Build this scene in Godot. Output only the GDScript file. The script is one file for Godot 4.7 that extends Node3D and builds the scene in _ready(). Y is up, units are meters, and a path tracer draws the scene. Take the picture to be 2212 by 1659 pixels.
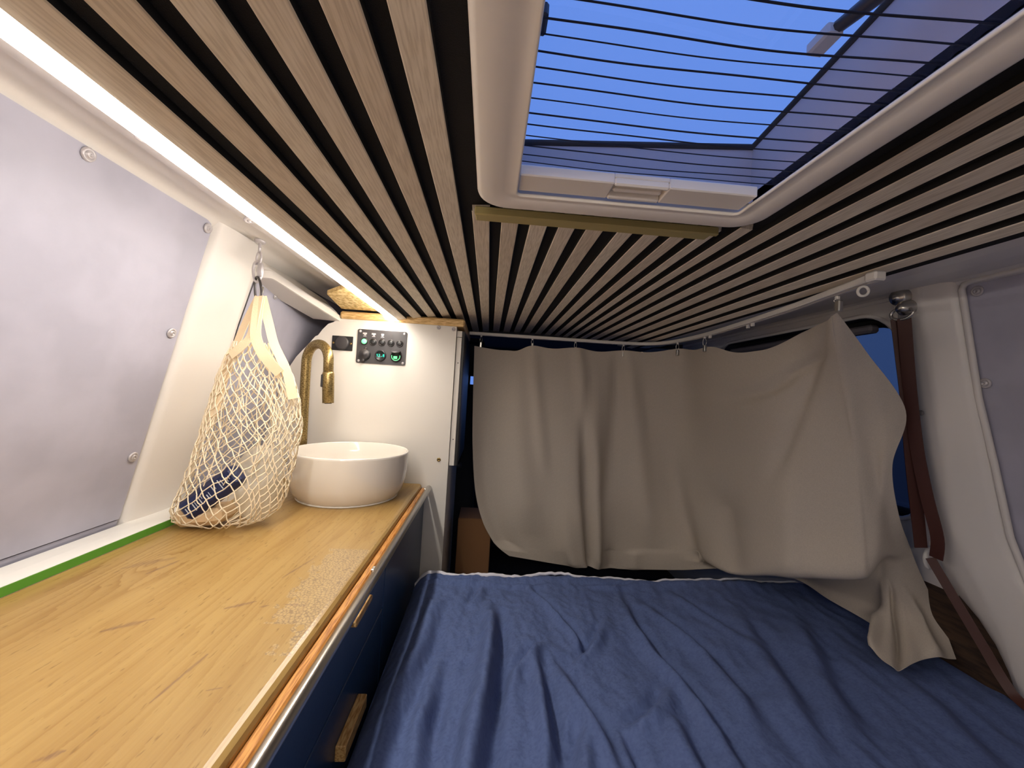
extends Node3D
# Campervan interior at dusk. y = 0 is the van floor, -z is towards the cab, the lens is 1.15 m up.

const LENS := 1.15
var counts := {}
var mats := {}

func V(x: float, y: float, z: float) -> Vector3:      # heights are written relative to the lens
	return Vector3(x, y + LENS, z)

func roof_y(x: float) -> float:                        # underside of the slats: gently arched roof
	var d := x - 0.165
	return 0.301 - (0.14 if d > 0.0 else 0.21) * d * d

func left_x(y: float) -> float:
	return -0.80 + 0.224 * (y + 0.36)

func right_x(y: float) -> float:
	return 1.18 - 0.2 * (y + 0.58)

# ------------------------------------------------------------------ naming
func numbered(n: String) -> String:
	if not counts.has(n):
		counts[n] = 0
		return n
	counts[n] += 1
	return "%s_%03d" % [n, counts[n]]

func tag(o: Node3D, label: String, category: String, group := "") -> Node3D:
	o.set_meta("label", label)
	o.set_meta("category", category)
	if group != "":
		o.set_meta("group", group)
	return o

func thing(n: String, at: Vector3, label: String, category: String, group := "") -> Node3D:
	var o := Node3D.new()
	o.name = numbered(n)
	add_child(o)
	o.position = at
	return tag(o, label, category, group)

func obj(n: String, st: SurfaceTool, m: Material, parent: Node = null) -> MeshInstance3D:
	var o := MeshInstance3D.new()
	o.mesh = st.commit() if st else null
	if o.mesh:
		o.mesh.surface_set_material(0, m)
	if parent == null:
		o.name = numbered(n)
		add_child(o)
	else:
		o.name = n
		parent.add_child(o, true)
		o.position = -world_of(parent)
	return o

func world_of(n: Node) -> Vector3:                     # parts are modelled in scene coordinates
	var p := Vector3.ZERO
	while n != self and n is Node3D:
		p += (n as Node3D).position
		n = n.get_parent()
	return p

func shell(n: String, st: SurfaceTool, m: Material) -> MeshInstance3D:
	var o := obj(n, st, m)
	o.set_meta("kind", "structure")
	return o

# ------------------------------------------------------------------ mesh tools
func mb(smooth := false) -> SurfaceTool:
	var st := SurfaceTool.new()
	st.begin(Mesh.PRIMITIVE_TRIANGLES)
	st.set_smooth_group(0 if smooth else -1)
	return st

func done(st: SurfaceTool) -> SurfaceTool:
	st.generate_normals()
	return st

func tri(st: SurfaceTool, a: Vector3, b: Vector3, c: Vector3) -> void:
	st.add_vertex(a); st.add_vertex(b); st.add_vertex(c)

func quad(st: SurfaceTool, a: Vector3, b: Vector3, c: Vector3, d: Vector3) -> void:
	tri(st, a, b, c); tri(st, a, c, d)

func tri_out(st: SurfaceTool, a: Vector3, b: Vector3, c: Vector3, o: Vector3) -> void:
	if (b - a).cross(c - a).dot((a + b + c) / 3.0 - o) > 0.0:
		tri(st, a, c, b)
	else:
		tri(st, a, b, c)

func quad_out(st: SurfaceTool, a: Vector3, b: Vector3, c: Vector3, d: Vector3, o: Vector3) -> void:
	tri_out(st, a, b, c, o); tri_out(st, a, c, d, o)

# chamfered box: centre, size, chamfer, turn
func cbox(st: SurfaceTool, c: Vector3, size: Vector3, bev := 0.002, turn := Basis()) -> void:
	var h := size / 2.0
	bev = minf(bev, minf(h.x, minf(h.y, h.z)) * 0.9)
	var p := func(sg: Vector3, axis: int) -> Vector3:
		var v := Vector3(h.x * sg.x, h.y * sg.y, h.z * sg.z)
		for k in 3:
			if k != axis:
				v[k] -= sg[k] * bev
		return c + turn * v
	for axis in 3:
		var u := (axis + 1) % 3
		var w := (axis + 2) % 3
		for s in [-1.0, 1.0]:
			var q := []
			for e in [[-1, -1], [1, -1], [1, 1], [-1, 1]]:
				var sg := Vector3.ZERO
				sg[axis] = s; sg[u] = e[0]; sg[w] = e[1]
				q.append(p.call(sg, axis))
			quad_out(st, q[0], q[1], q[2], q[3], c)
			for s2 in [-1.0, 1.0]:                     # edge between faces axis and u
				var a := Vector3.ZERO; var b := Vector3.ZERO
				a[axis] = s; a[u] = s2; a[w] = -1.0
				b[axis] = s; b[u] = s2; b[w] = 1.0
				quad_out(st, p.call(a, axis), p.call(b, axis), p.call(b, u), p.call(a, u), c)
	for sx in [-1.0, 1.0]:
		for sy in [-1.0, 1.0]:
			for sz in [-1.0, 1.0]:
				var sg := Vector3(sx, sy, sz)
				tri_out(st, p.call(sg, 0), p.call(sg, 1), p.call(sg, 2), c)

func bx(lo: Vector3, hi: Vector3, bev := 0.002) -> SurfaceTool:
	var st := mb()
	cbox(st, (lo + hi) / 2.0, (hi - lo).abs(), bev)
	return done(st)

# tube through points; r is a number or one radius per point
func tube(st: SurfaceTool, pts: Array, r, sides := 10, caps := true, closed := false) -> void:
	var n := pts.size()
	var rings := []
	var up := Vector3.ZERO
	for i in n:
		var d: Vector3
		if closed:
			d = pts[(i + 1) % n] - pts[(i + n - 1) % n]
		else:
			d = pts[mini(i + 1, n - 1)] - pts[maxi(i - 1, 0)]
		d = d.normalized()
		if up == Vector3.ZERO:
			up = Vector3.UP if absf(d.y) < 0.9 else Vector3.RIGHT
		up = (up - d * up.dot(d)).normalized()
		var side := d.cross(up)
		var rad: float = r[i] if r is Array else r
		var ring := []
		for k in sides:
			var t := TAU * k / sides
			ring.append(pts[i] + (up * cos(t) + side * sin(t)) * rad)
		rings.append(ring)
	for i in (n if closed else n - 1):
		var a: Array = rings[i]
		var b: Array = rings[(i + 1) % n]
		for k in sides:
			var l := (k + 1) % sides
			quad(st, a[k], b[k], b[l], a[l])
	if caps and not closed:
		for k in sides:
			var l := (k + 1) % sides
			tri(st, pts[0], rings[0][k], rings[0][l])
			tri(st, pts[n - 1], rings[n - 1][l], rings[n - 1][k])

# lathe of (radius, height) pairs about axis y of the frame
func lathe(st: SurfaceTool, prof: Array, at: Vector3, segs := 32, turn := Basis()) -> void:
	for i in prof.size() - 1:
		var a: Vector2 = prof[i]
		var b: Vector2 = prof[i + 1]
		for k in segs:
			var t := TAU * k / segs
			var u := TAU * (k + 1) / segs
			var p0 := at + turn * Vector3(cos(t) * a.x, a.y, sin(t) * a.x)
			var p1 := at + turn * Vector3(cos(u) * a.x, a.y, sin(u) * a.x)
			var p2 := at + turn * Vector3(cos(u) * b.x, b.y, sin(u) * b.x)
			var p3 := at + turn * Vector3(cos(t) * b.x, b.y, sin(t) * b.x)
			if a.x > 1e-6:
				tri(st, p0, p1, p2)
			if b.x > 1e-6:
				tri(st, p0, p2, p3)

# surface through rows of points; with a thickness it becomes a closed sheet
func sheet(st: SurfaceTool, rows: Array, thick := 0.0, soft := true) -> void:
	var n := rows.size()
	var m: int = rows[0].size()
	for i in n - 1:
		for j in m - 1:
			quad(st, rows[i][j], rows[i][j + 1], rows[i + 1][j + 1], rows[i + 1][j])
	if thick == 0.0:
		return
	var back := []
	for i in n:
		var r := []
		for j in m:
			var du: Vector3 = rows[i][mini(j + 1, m - 1)] - rows[i][maxi(j - 1, 0)]
			var dv: Vector3 = rows[mini(i + 1, n - 1)][j] - rows[maxi(i - 1, 0)][j]
			r.append(rows[i][j] + du.cross(dv).normalized() * thick)
		back.append(r)
	st.set_smooth_group(1 if soft else -1)
	for i in n - 1:
		for j in m - 1:
			quad(st, back[i][j], back[i + 1][j], back[i + 1][j + 1], back[i][j + 1])
	st.set_smooth_group(-1)
	for i in n - 1:
		quad(st, rows[i][0], rows[i + 1][0], back[i + 1][0], back[i][0])
		quad(st, rows[i + 1][m - 1], rows[i][m - 1], back[i][m - 1], back[i + 1][m - 1])
	for j in m - 1:
		quad(st, rows[0][j + 1], rows[0][j], back[0][j], back[0][j + 1])
		quad(st, rows[n - 1][j], rows[n - 1][j + 1], back[n - 1][j + 1], back[n - 1][j])
	st.set_smooth_group(0 if soft else -1)

# polygon (Vector2 list) pushed along w; origin o, axes u and v
func prism(st: SurfaceTool, poly: Array, o: Vector3, u: Vector3, v: Vector3, w: Vector3) -> void:
	var pk := PackedVector2Array(poly)
	var ids := Geometry2D.triangulate_polygon(pk)
	var mid := Vector3.ZERO
	for p in poly:
		mid += o + u * p.x + v * p.y
	mid = mid / poly.size() + w / 2.0
	for i in range(0, ids.size(), 3):
		var a := o + u * pk[ids[i]].x + v * pk[ids[i]].y
		var b := o + u * pk[ids[i + 1]].x + v * pk[ids[i + 1]].y
		var c := o + u * pk[ids[i + 2]].x + v * pk[ids[i + 2]].y
		tri_out(st, a, b, c, mid + w * 9.0)
		tri_out(st, a + w, b + w, c + w, mid - w * 9.0)
	var ccw := not Geometry2D.is_polygon_clockwise(pk)
	var flip := (u.cross(v).dot(w) > 0.0) == ccw
	for i in poly.size():
		var p := o + u * pk[i].x + v * pk[i].y
		var q := o + u * pk[(i + 1) % pk.size()].x + v * pk[(i + 1) % pk.size()].y
		if flip:
			quad(st, p, p + w, q + w, q)
		else:
			quad(st, p, q, q + w, p + w)

func round_rect(hx: float, hy: float, r: float, n := 6) -> Array:
	var out := []
	for c in [[1, 1, 0.0], [-1, 1, 0.5], [-1, -1, 1.0], [1, -1, 1.5]]:
		for k in n + 1:
			var t: float = PI * (c[2] + 0.5 * k / n)
			out.append(Vector2(c[0] * (hx - r) + cos(t) * r, c[1] * (hy - r) + sin(t) * r))
	return out

func arc_pts(pts: Array, steps := 8) -> Array:          # Catmull-Rom through points
	var out := []
	for i in pts.size() - 1:
		var p0: Vector3 = pts[maxi(i - 1, 0)]
		var p3: Vector3 = pts[mini(i + 2, pts.size() - 1)]
		for k in steps:
			out.append((pts[i] as Vector3).cubic_interpolate(pts[i + 1], p0, p3, float(k) / steps))
	out.append(pts[-1])
	return out

# ------------------------------------------------------------------ materials
func noise_tex(freq: float, ramp: Array, size := 512, normal := false, strength := 4.0, kind := FastNoiseLite.TYPE_SIMPLEX, sd := 1) -> NoiseTexture2D:
	var n := FastNoiseLite.new()
	n.noise_type = kind
	n.seed = sd
	n.frequency = freq
	n.fractal_octaves = 4
	var t := NoiseTexture2D.new()
	t.width = size; t.height = size
	t.seamless = true
	t.noise = n
	if normal:
		t.as_normal_map = true
		t.bump_strength = strength
	elif ramp.size() > 0:
		var g := Gradient.new()
		g.offsets = PackedFloat32Array([0.25, 0.5, 0.75])
		g.colors = PackedColorArray(ramp)
		t.color_ramp = g
	return t

func mat(key: String, c: Color, rough := 0.6, metal := 0.0) -> StandardMaterial3D:
	if mats.has(key):
		return mats[key]
	var m := StandardMaterial3D.new()
	m.resource_name = key
	m.albedo_color = c
	m.roughness = rough
	m.metallic = metal
	mats[key] = m
	return m

func grained(m: StandardMaterial3D, tex: Texture2D, sc: Vector3, bump: Texture2D = null, amount := 0.5) -> StandardMaterial3D:
	m.uv1_triplanar = true
	m.uv1_world_triplanar = true
	m.uv1_scale = sc
	if tex:
		m.albedo_texture = tex
	if bump:
		m.normal_enabled = true
		m.normal_texture = bump
		m.normal_scale = amount
	return m

func glow(key: String, c: Color, e: float) -> StandardMaterial3D:
	var m := mat(key, c, 0.5)
	m.emission_enabled = true
	m.emission = c
	m.emission_energy_multiplier = e
	return m
const CURTAIN_NET := [
	[Vector3(-0.071,0.189,-1.660),Vector3(-0.063,-0.033,-1.660),Vector3(-0.052,-0.228,-1.650),Vector3(-0.029,-0.420,-1.645),Vector3(0.008,-0.542,-1.640),Vector3(0.051,-0.617,-1.640),Vector3(0.072,-0.642,-1.640),Vector3(0.099,-0.664,-1.640),Vector3(0.129,-0.684,-1.640)],
	[Vector3(0.063,0.180,-1.675),Vector3(0.079,-0.025,-1.670),Vector3(0.094,-0.222,-1.660),Vector3(0.117,-0.415,-1.650),Vector3(0.144,-0.537,-1.640),Vector3(0.172,-0.626,-1.640),Vector3(0.194,-0.653,-1.640),Vector3(0.212,-0.675,-1.640),Vector3(0.235,-0.698,-1.640)],
	[Vector3(0.176,0.206,-1.660),Vector3(0.196,-0.018,-1.660),Vector3(0.215,-0.215,-1.660),Vector3(0.242,-0.410,-1.655),Vector3(0.263,-0.535,-1.650),Vector3(0.289,-0.642,-1.650),Vector3(0.302,-0.667,-1.650),Vector3(0.319,-0.691,-1.650),Vector3(0.341,-0.716,-1.650)],
	[Vector3(0.364,0.210,-1.660),Vector3(0.376,-0.007,-1.650),Vector3(0.389,-0.204,-1.640),Vector3(0.405,-0.397,-1.630),Vector3(0.420,-0.519,-1.620),Vector3(0.436,-0.625,-1.620),Vector3(0.441,-0.655,-1.620),Vector3(0.447,-0.686,-1.620),Vector3(0.453,-0.714,-1.620)],
	[Vector3(0.572,0.212,-1.660),Vector3(0.588,0.005,-1.660),Vector3(0.597,-0.196,-1.660),Vector3(0.596,-0.393,-1.650),Vector3(0.599,-0.522,-1.650),Vector3(0.601,-0.630,-1.650),Vector3(0.598,-0.662,-1.650),Vector3(0.598,-0.694,-1.650),Vector3(0.598,-0.727,-1.650)],
	[Vector3(0.781,0.225,-1.580),Vector3(0.796,0.019,-1.580),Vector3(0.808,-0.174,-1.580),Vector3(0.814,-0.363,-1.570),Vector3(0.815,-0.484,-1.560),Vector3(0.814,-0.583,-1.550),Vector3(0.814,-0.621,-1.550),Vector3(0.813,-0.651,-1.550),Vector3(0.813,-0.679,-1.550)],
	[Vector3(0.792,0.209,-1.360),Vector3(0.819,0.024,-1.360),Vector3(0.845,-0.142,-1.360),Vector3(0.859,-0.305,-1.350),Vector3(0.858,-0.406,-1.330),Vector3(0.840,-0.555,-1.280),Vector3(0.900,-0.579,-1.370),Vector3(0.922,-0.595,-1.400),Vector3(0.922,-0.603,-1.400)],
	[Vector3(0.811,0.172,-1.130),Vector3(0.825,0.028,-1.130),Vector3(0.846,-0.110,-1.130),Vector3(0.852,-0.245,-1.110),Vector3(0.852,-0.360,-1.090),Vector3(0.851,-0.472,-1.070),Vector3(0.962,-0.513,-1.200),Vector3(1.034,-0.550,-1.260),Vector3(1.039,-0.559,-1.250)],
	[Vector3(0.801,0.202,-0.950),Vector3(0.846,0.069,-1.000),Vector3(0.873,-0.068,-1.010),Vector3(0.891,-0.202,-1.000),Vector3(0.898,-0.322,-0.990),Vector3(0.893,-0.431,-0.970),Vector3(0.985,-0.457,-1.060),Vector3(1.055,-0.526,-1.120),Vector3(1.054,-0.562,-1.115)],
	[Vector3(0.726,0.200,-0.800),Vector3(0.837,0.090,-0.900),Vector3(0.900,-0.034,-0.935),Vector3(0.928,-0.173,-0.935),Vector3(0.938,-0.297,-0.925),Vector3(0.935,-0.404,-0.910),Vector3(1.038,-0.423,-0.990),Vector3(1.094,-0.522,-1.020),Vector3(1.055,-0.562,-0.966)],
	[Vector3(0.719,0.203,-0.782),Vector3(0.837,0.094,-0.875),Vector3(0.907,-0.032,-0.915),Vector3(0.943,-0.169,-0.920),Vector3(0.957,-0.293,-0.915),Vector3(0.961,-0.386,-0.905),Vector3(1.060,-0.398,-0.980),Vector3(1.057,-0.514,-0.960),Vector3(0.957,-0.562,-0.897)],
	[Vector3(0.715,0.205,-0.772),Vector3(0.843,0.110,-0.855),Vector3(0.928,-0.013,-0.900),Vector3(0.968,-0.155,-0.912),Vector3(0.983,-0.279,-0.910),Vector3(0.993,-0.347,-0.910),Vector3(1.064,-0.383,-0.960),Vector3(1.073,-0.514,-0.940),Vector3(0.948,-0.562,-0.829)],
	[Vector3(0.715,0.206,-0.768),Vector3(0.842,0.126,-0.840),Vector3(0.948,0.001,-0.875),Vector3(0.971,-0.140,-0.895),Vector3(1.018,-0.264,-0.920),Vector3(1.051,-0.341,-0.930),Vector3(1.088,-0.388,-0.945),Vector3(1.120,-0.507,-0.930),Vector3(1.053,-0.562,-0.857)],
	[Vector3(0.718,0.207,-0.768),Vector3(0.849,0.140,-0.830),Vector3(0.986,0.012,-0.862),Vector3(0.983,-0.120,-0.885),Vector3(1.032,-0.243,-0.910),Vector3(1.095,-0.333,-0.935),Vector3(1.131,-0.399,-0.940),Vector3(1.161,-0.489,-0.920),Vector3(1.132,-0.562,-0.859)]]

# ------------------------------------------------------------------ scene
func _ready() -> void:
	view_and_light()
	make_materials()
	build_shell()
	build_ceiling()
	build_left_wall()
	build_right_wall()
	build_hatch()
	build_cab()
	build_kitchen()
	build_tower()
	build_basin_and_tap()
	build_bag()
	build_bed()
	build_curtain()
	build_straps()
	build_led()

func view_and_light() -> void:
	var cam := Camera3D.new()
	cam.name = "camera"
	cam.fov = 89.279
	cam.near = 0.02
	cam.transform = Transform3D(Basis(Vector3(0.99637, 0.05973, 0.06059), Vector3(-0.06094, 0.99797, 0.01842), Vector3(-0.05937, -0.02204, 0.99799)).orthonormalized(), V(0, 0, 0))
	add_child(cam)
	cam.current = true
	var e := Environment.new()
	e.background_mode = Environment.BG_SKY
	var sky := Sky.new()
	var sm := ProceduralSkyMaterial.new()
	sm.sky_top_color = Color(0.42, 0.59, 0.95)
	sm.sky_horizon_color = Color(0.40, 0.56, 0.90)
	sm.sky_curve = 0.15
	sm.sky_energy_multiplier = 1.12
	sm.ground_bottom_color = Color(0.17, 0.24, 0.42)
	sm.ground_horizon_color = Color(0.26, 0.37, 0.62)
	sky.sky_material = sm
	e.sky = sky
	e.tonemap_mode = Environment.TONE_MAPPER_LINEAR
	e.tonemap_exposure = 1.0
	e.sdfgi_enabled = true
	e.ssao_enabled = true
	e.ssil_enabled = true
	var we := WorldEnvironment.new()
	we.name = "dusk"
	we.environment = e
	add_child(we)
	# LED strip along the kitchen side of the ceiling
	var l := AreaLight3D.new()
	l.name = "led_strip_light"
	l.light_color = Color(1.0, 0.962, 0.91)
	l.light_energy = 0.36
	l.area_size = Vector2(1.75, 0.02)
	l.area_range = 6.0
	l.area_attenuation = 2.0
	l.shadow_enabled = true
	var fwd := Vector3(-0.22, -1.0, 0).normalized()           # light leaves along -z of the node
	l.transform = Transform3D(Basis(Vector3(0, 0, 1), (-fwd).cross(Vector3(0, 0, 1)).normalized(), -fwd), V(-0.3770, 0.236, -0.60))
	add_child(l)
	# the strip goes on across the rear of the ceiling, behind the lens
	var l2 := AreaLight3D.new()
	l2.name = "rear_led_strip_light"
	l2.light_color = Color(1.0, 0.962, 0.91)
	l2.light_energy = 0.30
	l2.area_size = Vector2(0.60, 0.02)
	l2.area_range = 6.0
	l2.area_attenuation = 2.0
	l2.shadow_enabled = true
	var f2 := Vector3(0.0, -1.0, -0.55).normalized()
	l2.transform = Transform3D(Basis(Vector3(1, 0, 0), (-f2).cross(Vector3(1, 0, 0)).normalized(), -f2), V(-0.02, 0.236, 0.515))
	add_child(l2)

func make_materials() -> void:
	var fine := noise_tex(0.06, [], 256, true, 3.0, FastNoiseLite.TYPE_SIMPLEX, 4)
	mats["fine"] = null
	mats.erase("fine")
	var grain := noise_tex(0.02, [Color(0.90, 0.885, 0.87), Color(0.965, 0.96, 0.95), Color(1, 1, 1)], 512, false, 0, FastNoiseLite.TYPE_SIMPLEX, 7)
	for k in 3:
		var m := mat("slat_oak_%d" % k, [Color(0.885, 0.835, 0.76), Color(0.865, 0.81, 0.73), Color(0.90, 0.855, 0.78)][k], 0.62)
		grained(m, grain, Vector3(26.0, 9.0, 1.1 + 0.3 * k))
		m.uv1_offset = Vector3(0.31 * k, 0, 0.17 * k)
	mat("slat_core", Color(0.07, 0.06, 0.06), 0.85)
	grained(mat("felt", Color(0.075, 0.07, 0.08), 0.98), null, Vector3(30, 30, 30), fine, 0.8)
	grained(mat("white_paint", Color(0.86, 0.84, 0.82), 0.38), null, Vector3(7, 7, 7), fine, 0.03)
	grained(mat("grey_panel", Color(0.69, 0.685, 0.745), 0.5), noise_tex(0.01, [Color(0.93, 0.93, 0.93), Color(0.97, 0.97, 0.97), Color(1, 1, 1)], 256, false, 0, FastNoiseLite.TYPE_SIMPLEX, 3), Vector3(1.5, 1.5, 1.5), fine, 0.05)
	mat("bolt", Color(0.74, 0.72, 0.73), 0.35, 0.3)
	mat("steel", Color(0.78, 0.77, 0.75), 0.28, 1.0)
	mat("dark_metal", Color(0.30, 0.29, 0.29), 0.4, 0.8)
	mat("black_plastic", Color(0.10, 0.10, 0.11), 0.45)
	mat("panel_plastic", Color(0.22, 0.21, 0.22), 0.5)
	mat("rubber", Color(0.05, 0.05, 0.055), 0.7)
	mat("hatch_plastic", Color(0.93, 0.90, 0.86), 0.42)
	mat("shaft_plastic", Color(0.88, 0.82, 0.80), 0.6)
	mat("laminate", Color(0.87, 0.85, 0.82), 0.35)
	grained(mat("pine_edge", Color(0.93, 0.80, 0.58), 0.55), noise_tex(0.03, [Color(0.82, 0.76, 0.66), Color(0.94, 0.91, 0.86), Color(1, 1, 1)], 256, false, 0, FastNoiseLite.TYPE_SIMPLEX, 9), Vector3(3, 24, 24))
	grained(mat("handle_wood", Color(0.80, 0.66, 0.44), 0.6), noise_tex(0.03, [Color(0.8, 0.72, 0.6), Color(0.95, 0.9, 0.85), Color(1, 1, 1)], 256, false, 0, FastNoiseLite.TYPE_SIMPLEX, 11), Vector3(20, 30, 4))
	grained(mat("edge_pine", Color(0.84, 0.60, 0.31), 0.3), noise_tex(0.03, [Color(0.75, 0.65, 0.5), Color(0.94, 0.91, 0.86), Color(1, 1, 1)], 256, false, 0, FastNoiseLite.TYPE_SIMPLEX, 9), Vector3(30, 30, 2))
	var blue := mat("blue_front", Color(0.12, 0.23, 0.36), 0.32)
	grained(blue, null, Vector3(6, 6, 6), fine, 0.03)
	var brass := mat("brass", Color(0.68, 0.59, 0.40), 0.36, 0.8)
	grained(brass, noise_tex(0.03, [Color(0.66, 0.62, 0.55), Color(0.97, 0.97, 0.95), Color(1, 1, 1)], 256, false, 0, FastNoiseLite.TYPE_SIMPLEX, 13), Vector3(16, 16, 16), fine, 0.1)
	var cer := mat("ceramic", Color(0.90, 0.875, 0.84), 0.12)
	cer.clearcoat_enabled = true
	cer.clearcoat = 0.6
	cer.clearcoat_roughness = 0.05
	var weave := noise_tex(0.18, [], 256, true, 5.0, FastNoiseLite.TYPE_VALUE, 21)
	grained(mat("linen", Color(0.76, 0.72, 0.67), 0.95), noise_tex(0.12, [Color(0.94, 0.94, 0.94), Color(0.98, 0.98, 0.98), Color(1, 1, 1)], 256, false, 0, FastNoiseLite.TYPE_VALUE, 22), Vector3(26, 26, 26), weave, 0.15)
	mats["linen"].backlight_enabled = true
	mats["linen"].backlight = Color(0.10, 0.09, 0.08)
	grained(mat("navy_cotton", Color(0.335, 0.405, 0.585), 0.9), noise_tex(0.12, [Color(0.88, 0.88, 0.9), Color(0.96, 0.96, 0.97), Color(1, 1, 1)], 256, false, 0, FastNoiseLite.TYPE_VALUE, 23), Vector3(8, 8, 8), weave, 0.15)
	mat("white_cotton", Color(0.86, 0.86, 0.90), 0.9)
	grained(mat("string", Color(0.94, 0.88, 0.77), 0.95), null, Vector3(40, 40, 40), weave, 0.4)
	grained(mat("cotton_tape", Color(0.89, 0.80, 0.66), 0.95), null, Vector3(22, 22, 22), weave, 0.5)
	mat("green_tape", Color(0.32, 0.56, 0.17), 0.6)
	mat("white_plastic", Color(0.90, 0.89, 0.87), 0.4)
	mat("rail_white", Color(0.84, 0.82, 0.80), 0.4)
	grained(mat("belt", Color(0.27, 0.125, 0.09), 0.5), null, Vector3(30, 30, 30), weave, 0.3)
	grained(mat("brown_ply", Color(0.27, 0.19, 0.13), 0.7), noise_tex(0.02, [Color(0.7, 0.7, 0.7), Color(0.9, 0.9, 0.9), Color(1, 1, 1)], 256, false, 0, FastNoiseLite.TYPE_SIMPLEX, 17), Vector3(2, 12, 2))
	grained(mat("cardboard", Color(0.52, 0.37, 0.24), 0.9), null, Vector3(20, 20, 20), fine, 0.1)
	mat("seat_cloth", Color(0.13, 0.14, 0.17), 0.95)
	mat("cab_dark", Color(0.26, 0.26, 0.30), 0.85)
	mat("floor_vinyl", Color(0.25, 0.23, 0.21), 0.6)
	grained(mat("osb", Color(0.95, 0.86, 0.64), 0.8), noise_tex(0.05, [Color(0.80, 0.72, 0.58), Color(0.95, 0.91, 0.84), Color(1, 1, 1)], 256, false, 0, FastNoiseLite.TYPE_CELLULAR, 19), Vector3(6, 6, 3), fine, 0.3)
	mat("olive_trim", Color(0.67, 0.61, 0.39), 0.5)
	mat("pack_blue", Color(0.10, 0.15, 0.33), 0.4)
	mat("pack_cream", Color(0.88, 0.76, 0.60), 0.6)
	mat("print_white", Color(0.85, 0.87, 0.90), 0.6)
	mat("foam", Color(0.42, 0.40, 0.42), 0.9)
	var gl := mat("tinted_glass", Color(0.20, 0.25, 0.36, 0.62), 0.04)
	gl.transparency = BaseMaterial3D.TRANSPARENCY_ALPHA
	var g2 := mat("clear_glass", Color(0.6, 0.65, 0.75, 0.10), 0.03)
	g2.transparency = BaseMaterial3D.TRANSPARENCY_ALPHA
	var net := mat("screen_mesh", Color(0.42, 0.46, 0.60, 0.22), 0.9)
	net.transparency = BaseMaterial3D.TRANSPARENCY_ALPHA
	mat("pleat_thread", Color(0.10, 0.11, 0.18), 0.8)

# ------------------------------------------------------------------ shell
func build_shell() -> void:
	shell("floor", bx(V(-0.98, -1.19, -3.0), V(1.40, -1.15, 0.75), 0.0), mats.floor_vinyl)
	shell("wall_back", bx(V(-0.98, -1.15, 0.66), V(1.40, 0.42, 0.72), 0.0), mats.white_paint)
	var st := mb()
	for b in [[V(-0.80, 0.395, -3.0), V(-0.06, 0.425, 0.72)], [V(0.43, 0.395, -3.0), V(1.16, 0.425, 0.72)], [V(-0.06, 0.395, -3.0), V(0.43, 0.425, -0.66)], [V(-0.06, 0.395, 0.12), V(0.43, 0.425, 0.72)]]:
		cbox(st, (b[0] + b[1]) / 2.0, b[1] - b[0], 0.0005)
	shell("roof", done(st), mats.white_paint)

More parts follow.
